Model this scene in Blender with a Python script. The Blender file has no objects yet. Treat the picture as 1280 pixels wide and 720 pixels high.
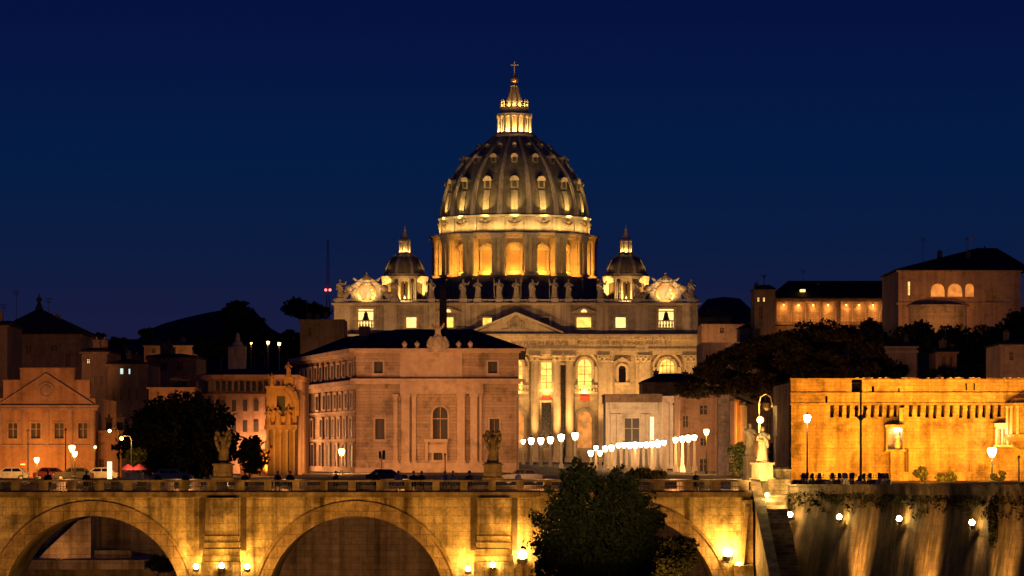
import bpy, math, random
import numpy as np
from math import sin, cos, pi, radians, sqrt, atan2

# ------------------------------------------------------------------ camera, sky, light, exposure
S = bpy.context.scene
COL = S.collection
F = 4538.0      # focal length in photo pixels (1280 wide)
HZ = 565.0      # photo row of the horizon
H = 3.16        # camera height above the street

cam_d = bpy.data.cameras.new('camera'); cam = bpy.data.objects.new('camera', cam_d); COL.objects.link(cam)
cam.location = (0, 0, H); cam.rotation_euler = (pi/2, 0, 0)
cam_d.sensor_width = 36; cam_d.lens = F/1280*36
cam_d.shift_y = (HZ-360)/1280
cam_d.clip_start = 1; cam_d.clip_end = 20000
S.camera = cam
S.view_settings.view_transform = 'Standard'; S.view_settings.look = 'None'
S.view_settings.exposure = 0.5; S.view_settings.gamma = 1

w = bpy.data.worlds.new('World'); S.world = w; w.use_nodes = True
nt = w.node_tree; N = nt.nodes; L = nt.links
bg = N['Background']
sky = N.new('ShaderNodeTexSky'); sky.sky_type = 'NISHITA'; sky.sun_disc = False
sky.sun_elevation = radians(-4); sky.sun_rotation = radians(-25)
tc = N.new('ShaderNodeTexCoord'); sp = N.new('ShaderNodeSeparateXYZ'); L.new(tc.outputs['Generated'], sp.inputs[0])
mr = N.new('ShaderNodeMapRange'); mr.inputs[1].default_value = 0.0; mr.inputs[2].default_value = 0.13
L.new(sp.outputs['Z'], mr.inputs[0])
cr = N.new('ShaderNodeValToRGB'); L.new(mr.outputs[0], cr.inputs[0])
e = cr.color_ramp.elements
e[0].position = 0.15; e[0].color = (0.14, 0.12, 0.50, 1)
e[1].position = 1.0; e[1].color = (0.012, 0.045, 0.58, 1)
x = cr.color_ramp.elements.new(0.42); x.color = (0.03, 0.125, 0.60, 1)
x = cr.color_ramp.elements.new(0.62); x.color = (0.003, 0.130, 0.66, 1)
mx = N.new('ShaderNodeMixRGB'); mx.blend_type = 'ADD'; mx.inputs[0].default_value = 0.06
L.new(cr.outputs[0], mx.inputs[1]); L.new(sky.outputs[0], mx.inputs[2])
L.new(mx.outputs[0], bg.inputs[0]); bg.inputs[1].default_value = 0.06

sun_d = bpy.data.lights.new('sun', 'SUN'); sun_d.energy = 0.012; sun_d.angle = radians(8); sun_d.color = (0.75, 0.8, 1)
sun = bpy.data.objects.new('sun', sun_d); COL.objects.link(sun); sun.rotation_euler = (radians(60), 0, radians(-25))
S.cycles.max_bounces = 4; S.cycles.diffuse_bounces = 2; S.cycles.glossy_bounces = 2
S.cycles.sample_clamp_indirect = 4

WARM = (1, 0.50, 0.15); ORANGE = (1, 0.40, 0.06); YELLOW = (1, 0.43, 0.05); GOLD = (1, 0.60, 0.15); PINK = (1, 0.42, 0.145)
_li = {}
def lamp(kind, loc, power, color, radius=0.3):
    k = (kind, power, color, radius)
    d = bpy.data.lights.new('light_beam', kind); d.energy = power; d.color = color; d.shadow_soft_size = radius
    o = bpy.data.objects.new('light_beam', d); COL.objects.link(o); o.location = loc
    return o
def point(loc, power, color, radius=0.2): return lamp('POINT', loc, power, color, radius)
def spot(loc, target, power, color, angle=60, blend=0.6, radius=0.3):
    o = lamp('SPOT', loc, power, color, radius)
    o.data.spot_size = radians(angle); o.data.spot_blend = blend
    v = np.array(target, float)-np.array(loc, float)
    import mathutils
    o.rotation_euler = mathutils.Vector(v).to_track_quat('-Z', 'Y').to_euler()
    return o

# ------------------------------------------------------------------ photo pixel -> metres
def U(px, D): return (px-640)/F*D
def Z(py, D): return H+(HZ-py)/F*D
R = random.Random(7)
NR = np.random.default_rng(7)

# ------------------------------------------------------------------ mesh builder
class MB:
    def __init__(s): s.v = []; s.f = []; s.xf = None
    def add(s, vs, fs):
        n = len(s.v); s.v.extend(vs); s.f.extend([tuple(i+n for i in f) for f in fs]); return s
    def box(s, x0, x1, y0, y1, z0, z1):
        return s.add([(x0,y0,z0),(x1,y0,z0),(x1,y1,z0),(x0,y1,z0),(x0,y0,z1),(x1,y0,z1),(x1,y1,z1),(x0,y1,z1)],
                     [(0,3,2,1),(4,5,6,7),(0,1,5,4),(1,2,6,5),(2,3,7,6),(3,0,4,7)])
    def hexa(s, b, t):   # bottom quad, top quad
        return s.add(list(b)+list(t), [(3,2,1,0),(4,5,6,7),(0,1,5,4),(1,2,6,5),(2,3,7,6),(3,0,4,7)])
    def obox(s, A, u, n, t0, t1, o0, o1, z0, z1):   # box along direction u (2-D) from A, offset along n
        P = lambda t, o, z: (A[0]+u[0]*t+n[0]*o, A[1]+u[1]*t+n[1]*o, z)
        return s.hexa([P(t0,o0,z0),P(t1,o0,z0),P(t1,o1,z0),P(t0,o1,z0)], [P(t0,o0,z1),P(t1,o0,z1),P(t1,o1,z1),P(t0,o1,z1)])
    def prism(s, poly, y0, y1):   # poly of (x,z)
        n = len(poly)
        return s.add([(x,y0,z) for x,z in poly]+[(x,y1,z) for x,z in poly],
                     [tuple(range(n)), tuple(range(2*n-1,n-1,-1))]+[(i,i+n,(i+1)%n+n,(i+1)%n) for i in range(n)])
    def prismz(s, poly, z0, z1, top=None):
        n = len(poly); top = top or poly
        return s.add([(x,y,z0) for x,y in poly]+[(x,y,z1) for x,y in top],
                     [tuple(range(n-1,-1,-1)), tuple(range(n,2*n))]+[(i,(i+1)%n,(i+1)%n+n,i+n) for i in range(n)])
    def tube(s, p0, p1, r0, r1=None, n=8):
        r1 = r0 if r1 is None else r1
        a = np.array(p0, float); b = np.array(p1, float); d = b-a; d /= (np.linalg.norm(d)+1e-9)
        h = np.array((1.,0,0)) if abs(d[0]) < .8 else np.array((0,1.,0))
        u = np.cross(d, h); u /= np.linalg.norm(u); v = np.cross(d, u)
        vs = [tuple(a+(u*cos(2*pi*i/n)+v*sin(2*pi*i/n))*r0) for i in range(n)]+[tuple(b+(u*cos(2*pi*i/n)+v*sin(2*pi*i/n))*r1) for i in range(n)]
        return s.add(vs, [tuple(range(n)), tuple(range(2*n-1,n-1,-1))]+[(i,i+n,(i+1)%n+n,(i+1)%n) for i in range(n)])
    def path(s, pts, rs, n=8):
        for i in range(len(pts)-1): s.tube(pts[i], pts[i+1], rs[i], rs[i+1], n)
        return s
    def lathe(s, cx, cy, prof, n=24, a0=0., a1=2*pi, sx=1, sy=1):
        full = abs(a1-a0-2*pi) < 1e-6; m = n if full else n+1
        vs = []
        for r, z in prof:
            for i in range(m):
                a = a0+(a1-a0)*i/n; vs.append((cx+r*sx*cos(a), cy+r*sy*sin(a), z))
        fs = []
        for j in range(len(prof)-1):
            for i in range(n):
                i2 = (i+1) % m if full else i+1
                fs.append((j*m+i, j*m+i2, (j+1)*m+i2, (j+1)*m+i))
        if full:
            fs.append(tuple(range(m-1,-1,-1))); k = (len(prof)-1)*m; fs.append(tuple(range(k, k+m)))
        return s.add(vs, fs)
    def ball(s, c, r, sx=1, sy=1, sz=1, n=10, m=7):
        pr = [(max(1e-3, r*sin(pi*j/m)), -r*cos(pi*j/m)) for j in range(m+1)]
        return s.lathe(c[0], c[1], [(a, c[2]+b*sz) for a, b in pr], n, sx=sx, sy=sy)
    def rbox(s, cx, cy, a, r0, r1, wd, z0, z1, w2=None):  # radial box at angle a (0 = towards camera)
        w2 = wd if w2 is None else w2
        ur = (sin(a), -cos(a)); ut = (cos(a), sin(a))
        P = lambda r, t, z: (cx+ur[0]*r+ut[0]*t, cy+ur[1]*r+ut[1]*t, z)
        return s.hexa([P(r1,-wd/2,z0),P(r1,wd/2,z0),P(r0,wd/2,z0),P(r0,-wd/2,z0)], [P(r1,-w2/2,z1),P(r1,w2/2,z1),P(r0,w2/2,z1),P(r0,-w2/2,z1)])
    def ring(s, cx, cz, r0, r1, y0, y1, a0=0., a1=pi, n=24):   # arch ring in the x-z plane
        for i in range(n):
            t0 = a0+(a1-a0)*i/n; t1 = a0+(a1-a0)*(i+1)/n
            q = [(cx+r0*cos(t0),cz+r0*sin(t0)),(cx+r1*cos(t0),cz+r1*sin(t0)),(cx+r1*cos(t1),cz+r1*sin(t1)),(cx+r0*cos(t1),cz+r0*sin(t1))]
            s.add([(x,y0,z) for x,z in q]+[(x,y1,z) for x,z in q], [(0,1,2,3),(7,6,5,4),(1,5,6,2),(0,3,7,4)]+([(0,4,5,1)] if i == 0 else [])+([(3,2,6,7)] if i == n-1 else []))
        return s
    def holes(s, x0, x1, z0, z1, y0, y1, hs):   # wall slab with rectangular openings (x0,x1,z0,z1)
        xs = sorted({x0, x1, *[h[0] for h in hs], *[h[1] for h in hs]}); zs = sorted({z0, z1, *[h[2] for h in hs], *[h[3] for h in hs]})
        nx, nz = len(xs)-1, len(zs)-1
        def solid(i, j):
            if i < 0 or j < 0 or i >= nx or j >= nz: return False
            cx = (xs[i]+xs[i+1])/2; cz = (zs[j]+zs[j+1])/2
            return not any(h[0] < cx < h[1] and h[2] < cz < h[3] for h in hs)
        for i in range(nx):
            for j in range(nz):
                if not solid(i, j): continue
                a, b, c, d = xs[i], xs[i+1], zs[j], zs[j+1]
                s.add([(a,y0,c),(b,y0,c),(b,y0,d),(a,y0,d)], [(0,1,2,3)]); s.add([(a,y1,c),(b,y1,c),(b,y1,d),(a,y1,d)], [(3,2,1,0)])
                if not solid(i-1, j): s.add([(a,y0,c),(a,y0,d),(a,y1,d),(a,y1,c)], [(0,1,2,3)])
                if not solid(i+1, j): s.add([(b,y0,c),(b,y1,c),(b,y1,d),(b,y0,d)], [(0,1,2,3)])
                if not solid(i, j-1): s.add([(a,y0,c),(a,y1,c),(b,y1,c),(b,y0,c)], [(0,1,2,3)])
                if not solid(i, j+1): s.add([(a,y0,d),(b,y0,d),(b,y1,d),(a,y1,d)], [(0,1,2,3)])
        return s
    def spandrel(s, x0, x1, zs, zt, y0, y1, n=14):   # fills a rectangle above a half-round opening x0..x1, springing at zs
        r = (x1-x0)/2; cx = (x0+x1)/2
        for i in range(n):
            a = x0+(x1-x0)*i/n; b = x0+(x1-x0)*(i+1)/n
            za = zs+sqrt(max(0, r*r-(a-cx)**2)); zb = zs+sqrt(max(0, r*r-(b-cx)**2))
            s.add([(a,y0,za),(b,y0,zb),(b,y0,zt),(a,y0,zt),(a,y1,za),(b,y1,zb),(b,y1,zt),(a,y1,zt)], [(0,1,2,3),(7,6,5,4),(0,4,5,1)])
        return s
    def hip(s, x0, x1, y0, y1, z0, z1, rx0, rx1, ry=None, eave=0.25):
        ry = (y0+y1)/2 if ry is None else ry
        s.box(x0, x1, y0, y1, z0-eave, z0)
        return s.add([(x0,y0,z0+.003),(x1,y0,z0+.003),(x1,y1,z0+.003),(x0,y1,z0+.003),(rx0,ry,z1),(rx1,ry,z1)], [(0,1,5,4),(1,2,5),(2,3,4,5),(3,0,4)])
    def pbox(s, px0, px1, py0, py1, D, depth, proud=0.):   # box whose front face covers these photo pixels at distance D
        y = D-proud
        return s.box(U(px0,D), U(px1,D), y, D+depth, Z(py1,D), Z(py0,D))

def obj(name, mb, mat, parent=None, smooth=False):
    me = bpy.data.meshes.new(name)
    off = np.array(root_loc(parent)) if parent else np.zeros(3)
    v = np.array(mb.v, float)-off
    me.from_pydata(v.tolist(), [], mb.f); me.materials.append(mat)
    if smooth: me.polygons.foreach_set('use_smooth', [True]*len(me.polygons))
    o = bpy.data.objects.new(name, me); COL.objects.link(o)
    if parent: o.parent = parent
    return o
def root_loc(o):
    while o.parent: o = o.parent
    return o.location
def tag(o, label, cat, group=None, kind=None):
    o['label'] = label; o['category'] = cat
    if group: o['group'] = group
    if kind: o['kind'] = kind
    return o
def thing(name, label, cat, loc, group=None):
    o = bpy.data.objects.new(name, None); o.empty_display_size = .2; COL.objects.link(o); o.location = loc
    return tag(o, label, cat, group)
def single(name, mb, mat, label, cat, group=None, smooth=False):
    v = np.array(mb.v); c = ((v[:,0].min()+v[:,0].max())/2, (v[:,1].min()+v[:,1].max())/2, v[:,2].min())
    mb.v = [tuple(p) for p in (v-np.array(c))]
    o = obj(name, mb, mat, None, smooth); o.location = c
    return tag(o, label, cat, group)
def struct(name, mb, mat, smooth=False):
    o = obj(name, mb, mat, None, smooth); o['kind'] = 'structure'; return o
def copy_tree(o, parent=None):
    c = o.copy(); COL.objects.link(c)
    if parent: c.parent = parent
    for ch in o.children: copy_tree(ch, c)
    return c
ORD = 'first second third fourth fifth sixth seventh eighth ninth tenth eleventh twelfth thirteenth fourteenth fifteenth sixteenth seventeenth eighteenth nineteenth twentieth'.split()

# ------------------------------------------------------------------ materials
def newmat(name):
    m = bpy.data.materials.new(name); m.use_nodes = True
    return m, m.node_tree.nodes, m.node_tree.links, m.node_tree.nodes['Principled BSDF']
def stone(name, col, var=0.35, streak=0.35, block=None, rough=0.85, bump=0.3, big=0.12, dirt=(0.35,0.3,0.24), line=0.55, patch=0.25):
    m, N, L, b = newmat(name)
    tc = N.new('ShaderNodeTexCoord')
    def noise(scale, det=6, mp=None):
        n = N.new('ShaderNodeTexNoise'); n.inputs['Scale'].default_value = scale; n.inputs['Detail'].default_value = det; n.inputs['Roughness'].default_value = 0.6
        if mp:
            k = N.new('ShaderNodeMapping'); k.inputs['Scale'].default_value = mp; L.new(tc.outputs['Object'], k.inputs[0]); L.new(k.outputs[0], n.inputs['Vector'])
        else: L.new(tc.outputs['Object'], n.inputs['Vector'])
        return n.outputs['Fac']
    def remap(x, a, b_, c, d):
        r = N.new('ShaderNodeMapRange'); r.inputs[1].default_value = a; r.inputs[2].default_value = b_; r.inputs[3].default_value = c; r.inputs[4].default_value = d
        L.new(x, r.inputs[0]); return r.outputs[0]
    def mul(x, y):
        r = N.new('ShaderNodeMath'); r.operation = 'MULTIPLY'; L.new(x, r.inputs[0]); L.new(y, r.inputs[1]); return r.outputs[0]
    f = mul(remap(noise(big), .3, .7, 1-var, 1.12), remap(noise(1.6), .3, .7, 1-var*.5, 1.1))
    st = remap(noise(.9, 5, (1,1,.06)), .42, .68, 0, streak)
    if patch:
        pn_ = noise(.42, 8); f = mul(f, remap(pn_, .52, .64, 1, 1-patch)); f = mul(f, remap(noise(5., 3), .35, .65, 1-patch*.35, 1+patch*.3))
    if block:
        s_ = N.new('ShaderNodeSeparateXYZ'); L.new(tc.outputs['Object'], s_.inputs[0])
        ad = N.new('ShaderNodeMath'); ad.operation = 'ADD'; L.new(s_.outputs['X'], ad.inputs[0]); L.new(s_.outputs['Y'], ad.inputs[1])
        cb = N.new('ShaderNodeCombineXYZ'); L.new(ad.outputs[0], cb.inputs[0]); L.new(s_.outputs['Z'], cb.inputs[1])
        bk = N.new('ShaderNodeTexBrick'); bk.inputs['Scale'].default_value = 1; bk.inputs['Brick Width'].default_value = block[0]; bk.inputs['Row Height'].default_value = block[1]
        bk.inputs['Mortar Size'].default_value = block[1]*.05; bk.inputs['Color1'].default_value = (1,1,1,1); bk.inputs['Color2'].default_value = (.78,.78,.78,1); bk.inputs['Mortar'].default_value = (line,line,line,1)
        L.new(cb.outputs[0], bk.inputs['Vector']); f = mul(f, bk.outputs['Color'])
    c1 = N.new('ShaderNodeMixRGB'); c1.blend_type = 'MULTIPLY'; c1.inputs[0].default_value = 1; c1.inputs[1].default_value = (*col, 1); L.new(f, c1.inputs[2])
    c2 = N.new('ShaderNodeMixRGB'); c2.blend_type = 'MULTIPLY'; L.new(st, c2.inputs[0]); L.new(c1.outputs[0], c2.inputs[1]); c2.inputs[2].default_value = (*dirt, 1)
    L.new(c2.outputs[0], b.inputs['Base Color']); b.inputs['Roughness'].default_value = rough; b.inputs['Specular IOR Level'].default_value = .12
    bp = N.new('ShaderNodeBump'); bp.inputs['Strength'].default_value = bump; bp.inputs['Distance'].default_value = .08; L.new(f, bp.inputs['Height']); L.new(bp.outputs[0], b.inputs['Normal'])
    return m
def plain(name, col, rough=0.6, metal=0., var=.2, sc=3.):
    m, N, L, b = newmat(name)
    n = N.new('ShaderNodeTexNoise'); n.inputs['Scale'].default_value = sc; n.inputs['Detail'].default_value = 4
    tc = N.new('ShaderNodeTexCoord'); L.new(tc.outputs['Object'], n.inputs['Vector'])
    r = N.new('ShaderNodeMapRange'); r.inputs[1].default_value = .3; r.inputs[2].default_value = .7; r.inputs[3].default_value = 1-var; r.inputs[4].default_value = 1+var; L.new(n.outputs['Fac'], r.inputs[0])
    c1 = N.new('ShaderNodeMixRGB'); c1.blend_type = 'MULTIPLY'; c1.inputs[0].default_value = 1; c1.inputs[1].default_value = (*col, 1); L.new(r.outputs[0], c1.inputs[2])
    L.new(c1.outputs[0], b.inputs['Base Color']); b.inputs['Roughness'].default_value = rough; b.inputs['Metallic'].default_value = metal
    return m
def glow(name, col, strength, var=0., sc=.6):
    m, N, L, b = newmat(name)
    b.inputs['Base Color'].default_value = (.3,.3,.3,1); b.inputs['Emission Color'].default_value = (*col, 1)
    b.inputs['Emission Strength'].default_value = strength
    if var:
        n = N.new('ShaderNodeTexNoise'); n.inputs['Scale'].default_value = sc; tc = N.new('ShaderNodeTexCoord'); L.new(tc.outputs['Object'], n.inputs['Vector'])
        r = N.new('ShaderNodeMapRange'); r.inputs[1].default_value = .3; r.inputs[2].default_value = .7; r.inputs[3].default_value = strength*(1-var); r.inputs[4].default_value = strength*(1+var)
        L.new(n.outputs['Fac'], r.inputs[0]); L.new(r.outputs[0], b.inputs['Emission Strength'])
    return m
def leafmat(name, col):
    m, N, L, b = newmat(name)
    g = N.new('ShaderNodeNewGeometry'); r = N.new('ShaderNodeMapRange'); r.inputs[3].default_value = .5; r.inputs[4].default_value = 1.5
    L.new(g.outputs['Random Per Island'], r.inputs[0])
    c1 = N.new('ShaderNodeMixRGB'); c1.blend_type = 'MULTIPLY'; c1.inputs[0].default_value = 1; c1.inputs[1].default_value = (*col, 1); L.new(r.outputs[0], c1.inputs[2])
    L.new(c1.outputs[0], b.inputs['Base Color']); b.inputs['Roughness'].default_value = .75; b.inputs['Specular IOR Level'].default_value = .1
    return m

M = dict(
    trav=stone('travertine', (.44,.36,.28), .3, .45, (2.4,.9), line=.75),
    travp=stone('pale_travertine', (.5,.42,.33), .25, .35),
    relief=stone('carved_stone', (.5,.42,.32), .5, .5, bump=.8, big=.7),
    lead=stone('lead_sheet', (.36,.31,.23), .45, .65, (1.3,60), bump=.4, rough=.6),
    rib=stone('rib_stone', (.42,.36,.27), .3, .5),
    tile=stone('roof_tiles', (.022,.014,.012), .4, .3, (.4,.4), bump=.5),
    audi=stone('auditorium_stone', (.40,.29,.21), .25, .35, (60,.5), line=.55, patch=.42),
    audit=stone('auditorium_trim', (.45,.33,.25), .22, .25),
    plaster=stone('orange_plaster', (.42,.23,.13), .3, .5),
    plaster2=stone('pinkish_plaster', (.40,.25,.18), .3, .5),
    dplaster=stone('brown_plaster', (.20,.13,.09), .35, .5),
    castle=stone('castle_masonry', (.46,.33,.20), .45, .75, (1.0,.36), line=.62, patch=.5, bump=.8, big=.3),
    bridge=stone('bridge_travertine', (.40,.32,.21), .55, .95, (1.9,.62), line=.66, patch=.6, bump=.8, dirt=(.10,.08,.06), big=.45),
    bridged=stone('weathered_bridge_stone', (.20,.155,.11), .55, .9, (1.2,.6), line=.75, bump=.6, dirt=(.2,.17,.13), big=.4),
    quay=stone('quay_stone', (.34,.26,.18), .4, .8, (1.5,.6), line=.6, bump=.5, dirt=(.12,.1,.07), big=.3),
    ground=stone('ground_paving', (.10,.085,.07), .3, 0., bump=.2),
    asphalt=stone('asphalt', (.05,.048,.046), .3, 0., bump=.15, big=1.),
    hill=stone('dark_hill', (.008,.008,.006), .4, 0.),
    marble=stone('statue_marble', (.46,.4,.32), .4, .4, bump=.5, big=1.),
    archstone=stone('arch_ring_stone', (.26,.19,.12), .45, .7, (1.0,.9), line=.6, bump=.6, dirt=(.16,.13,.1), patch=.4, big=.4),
    shade_dark=stone('shade_dark_stone', (.075,.055,.038), .5, .5, patch=.5),  # near-black stone for painted shade: pier strips and slot backs
    darkglass=plain('dark_glass', (.015,.012,.012), .15),
    shutter=plain('brown_shutter', (.022,.013,.01), .6),
    iron=plain('black_iron', (.02,.018,.016), .5, .4),
    paint=plain('pale_paint', (.6,.55,.48), .5),
    bronze=plain('gilt_bronze', (.7,.45,.15), .35, .8),
    red=plain('red_cloth', (.45,.03,.02), .8),
    gold_win=glow('golden_window', (1,.50,.075), 1.15, .45),
    gold_pale=glow('pale_gold_window', (1,.62,.17), 1.35, .25),
    amber_win=glow('amber_window', (1,.28,.03), .45, .5),
    blue_win=glow('pale_blue_window', (.75,1,.95), .6),
    white_l=glow('white_lamp', (1,.74,.38), 16),
    warm_l=glow('sodium_lamp', (1,.50,.13), 7),
    bulb=glow('floodlight_glass', (1,.66,.22), 14),
    redl=glow('red_beacon', (1,.12,.1), 3.),
    bark=stone('bark', (.06,.045,.032), .4, .4, bump=.8, big=2.),
    leaf=leafmat('plane_tree_leaves', (.07,.085,.022)),
    leafd=leafmat('dark_leaves', (.014,.016,.008)),
    needle=leafmat('pine_needles', (.055,.042,.02)),
    ivy=leafmat('ivy_leaves', (.02,.02,.008)),
    wood=plain('dark_wood', (.06,.035,.02), .7),
)
# ------------------------------------------------------------------ ground, river, hills
gm = MB()
gm.add([(-2500,345,0),(19,345,0),(19,288,0),(22.4,286,0),(36.8,231,0),(60,160,0),(2500,160,0),(2500,7000,0),(-2500,7000,0)], [(0,1,2,3,4,5,6,7,8)])
struct('ground', gm, M['ground'])
struct('river_water', MB().add([(-600,-200,-10.4),(600,-200,-10.4),(600,346,-10.4),(-600,346,-10.4)], [(0,1,2,3)]), plain('river_water', (.012,.014,.012), .08))
rd = MB().add([(-400,352,.004),(60,352,.004),(60,372,.004),(-400,372,.004)], [(0,1,2,3)])
struct('road', rd, M['asphalt'])
rd = MB().add([(34,292,.008),(400,292,.008),(400,306,.008),(34,306,.008)], [(0,1,2,3)])
struct('riverside_road', rd, M['asphalt'])
pv = MB().add([(2,640,.004),(44,640,.004),(26,1040,.004),(-8,1040,.004)], [(0,1,2,3)])
struct('avenue_pavement', pv, stone('grey_paving', (.16,.14,.12), .25, 0., (1,1)))

def ridge(name, pts, D, depth=260):   # pts of photo (px, py): a hill whose crest runs through them
    mb = MB(); n = len(pts); rr = random.Random(len(pts)*7)
    top = []
    for i, (px, py) in enumerate(pts): top.append((U(px,D), D, Z(py,D)))
    rows = []
    for k, (dy, f) in enumerate([(-depth, 0), (-depth*.6, .45), (-depth*.25, .85), (0, 1), (depth*.5, .8), (depth*1.4, 0)]):
        rows.append([(x*(1+dy/D*.5), D+dy, max(-.5, z*f-.5*(1-f))) for x, y, z in top])
    for r in rows: mb.v.extend(r)
    for k in range(len(rows)-1):
        for i in range(n-1): mb.f.append((k*n+i, k*n+i+1, (k+1)*n+i+1, (k+1)*n+i))
    struct(name, mb, M['hill'], True)
ridge('janiculum_hill', [(-160,424),(-60,420),(0,418),(60,418),(104,420),(118,424),(150,424),(172,424),(188,411),(206,404),(232,397),(258,391),(282,387),(318,388),(338,410),(352,418),(372,424),(420,420),(470,425),(560,440)], 1900)
ridge('vatican_hill', [(840,392),(872,388),(884,374),(905,371),(925,373),(945,392),(990,395),(1040,392),(1100,385),(1180,390),(1260,385),(1340,380),(1450,390)], 1750)

ridge('palace_hill', [(935,540),(965,470),(1000,440),(1060,428),(1120,424),(1200,422),(1290,422),(1400,425),(1520,440),(1650,500)], 900, 230)

# ------------------------------------------------------------------ the basilica
BD = 1126.; bs = BD/F
BX = U(645, BD)
bas = thing('basilica', 'great domed basilica lit gold against the night sky, with columned facade and two clocks', 'church', (BX, BD, 0))
fx = lambda o: BX+o*bs           # o: photo-pixel offset from the facade's centre line
fz = lambda py: Z(py, BD)
# lower wall with openings
open_l = []
wins = []      # (offset, half width, top, bottom, arched, kind)
for s in (-1, 1):
    wins += [(s*38, 6.5, 453, 486, False, 'gold'), (s*86, 8.5, 449, 486, True, 'gold'), (s*133, 4.5, 457, 478, True, 'dark'), (s*189, 9.5, 449, 481, True, 'gold'),
             (s*38, 6.2, 503, 560, False, 'dark'), (s*59, 3.2, 456, 556, False, 'dark'), (s*86, 9, 514, 560, True, 'amber'), (s*133, 7, 516, 556, False, 'dark'), (s*189, 10, 512, 560, True, 'amber')]  # narrow tall dark panes between the columns are painted shade, not windows
wins += [(0, 8, 449, 486, True, 'gold'), (0, 10, 512, 560, True, 'amber')]
for o, hw, t, b, ar, k in wins: open_l.append((fx(o-hw), fx(o+hw), fz(b), fz(t)))
wl = MB(); wl.holes(fx(-230), fx(230), 0, fz(441), BD+1.5, BD+3.5, open_l)
for o, hw, t, b, ar, k in wins:
    if ar: wl.spandrel(fx(o-hw), fx(o+hw), fz(t)-hw*bs, fz(t), BD+1.5, BD+3.5)
wl.box(fx(-229), fx(229), BD+6, BD+75, 0, fz(420)); wl.box(fx(-230), fx(-229), BD+3.5, BD+6, 0, fz(441)); wl.box(fx(229), fx(230), BD+3.5, BD+6, 0, fz(441))
obj('facade_wall', wl, M['trav'], bas)
PAN = dict(gold=M['gold_win'], dark=M['darkglass'], amber=M['amber_win'], pale=M['gold_pale'])
for o, hw, t, b, ar, k in wins:
    fr = MB(); g = .45*hw*.25*2+.3
    x0, x1, z0, z1 = fx(o-hw), fx(o+hw), fz(b), fz(t); sp_ = z1-hw*bs if ar else z1
    fr.box(x0-.8, x0-.002, BD+1.1, BD+1.9, z0, sp_); fr.box(x1+.002, x1+.8, BD+1.1, BD+1.9, z0, sp_); fr.box(x0-1.2, x1+1.2, BD+.9, BD+1.9, z0-.8, z0-.002)
    if ar: fr.ring((x0+x1)/2, sp_, hw*bs+.002, hw*bs+.8, BD+1.1, BD+1.9)
    else: fr.box(x0-.8, x1+.8, BD+1.1, BD+1.9, z1+.002, z1+.7)
    if t < 480:
        if ar and abs(o) != 133:   # segmental pediment
            fr.ring((x0+x1)/2, sp_, hw*bs+1.6, hw*bs+2.2, BD+.6, BD+1.9)
            fr.box(x0-2.0, x0-.9, BD+.7, BD+1.9, z0, sp_-.1); fr.box(x1+.9, x1+2.0, BD+.7, BD+1.9, z0, sp_-.1)
            for q in range(9):     # balcony balusters
                xx = x0-1.6+(x1-x0+3.2)*q/8; fr.tube((xx,BD+.5,z0-.6),(xx,BD+.5,z0+.9),.16,.16,6)
            fr.box(x0-2, x1+2, BD+.3, BD+.75, z0+.9, z0+1.2); fr.box(x0-2, x1+2, BD+.2, BD+1.5, z0-1.5, z0-.85)
        else:
            fr.prism([(x0-1.6,z1+1.2),(x1+1.6,z1+1.2),((x0+x1)/2,z1+2.8)], BD+.6, BD+1.9)
    fo = obj('window', fr, M['travp'], bas)
    pn = MB(); pn.box(x0, x1, BD+2.8, BD+3.0, z0, z1)
    obj('pane', pn, PAN[k], fo)
    if k in ('gold',):
        mu = MB(); mu.box((x0+x1)/2-.09, (x0+x1)/2+.09, BD+2.7, BD+2.79, z0, z1)
        for q in range(1, 4): mu.box(x0, x1, BD+2.71, BD+2.79, z0+(z1-z0)*q/4-.07, z0+(z1-z0)*q/4+.07)
        obj('glazing_bars', mu, M['shutter'], fo)
# red banners above the doors
for o in (38, 86, -38, -86): 
    bn = MB(); bn.box(fx(o-5.5), fx(o+5.5), BD+1.2, BD+1.38, fz(500.5), fz(494.5)); obj('banner', bn, M['red'], bas)
# giant columns and pilasters
def column(o, r, yy, top=443.5, n=20):
    mb = MB(); zt = fz(top); zb = 0; x = fx(o)
    mb.lathe(x, yy, [(r*1.35,zb),(r*1.35,zb+.8),(r*1.2,zb+1.0),(r*1.22,zb+1.5),(r*1.02,zb+1.8),(r*1.0,zt*.33),(r*.86,zt-2.6),(r*.95,zt-2.5),(r*.9,zt-2.2),(r*1.15,zt-1.2),(r*1.0,zt-1.1),(r*1.35,zt-.4)], n)
    mb.box(x-r*1.35, x+r*1.35, yy-r*1.35, yy+r*1.35, zt-.4, zt)
    for q in range(8):
        a = q*pi/4; mb.ball((x+cos(a)*r*1.08, yy+sin(a)*r*1.08, zt-.75 if q%2 else zt-1.7), .34, n=6, m=4)
    return mb
for o in (-67,-51,-23.5,23.5,51,67): obj('giant_column', column(o, 1.3, BD-1.7), M['travp'], bas, False)
def pilaster(o, hw, y0, top=443.5):
    x0, x1 = fx(o-hw), fx(o+hw); zt = fz(top); mb = MB()
    mb.box(x0, x1, y0, BD+1.5, 1.2, zt-2.6); mb.box(x0-.4, x1+.4, y0-.4, BD+1.49, 0, 1.2)
    mb.box(x0-.15, x1+.15, y0-.15, BD+1.48, zt-2.5, zt-1.5); mb.box(x0-.35, x1+.35, y0-.35, BD+1.47, zt-1.5, zt-.5); mb.box(x0-.6, x1+.6, y0-.6, BD+1.46, zt-.45, zt)
    for q in range(4):
        mb.ball((x0+(x1-x0)*(q+.5)/4, y0-.3, zt-.9-(q%2)*.9), .35, n=6, m=4)
    return mb
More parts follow.
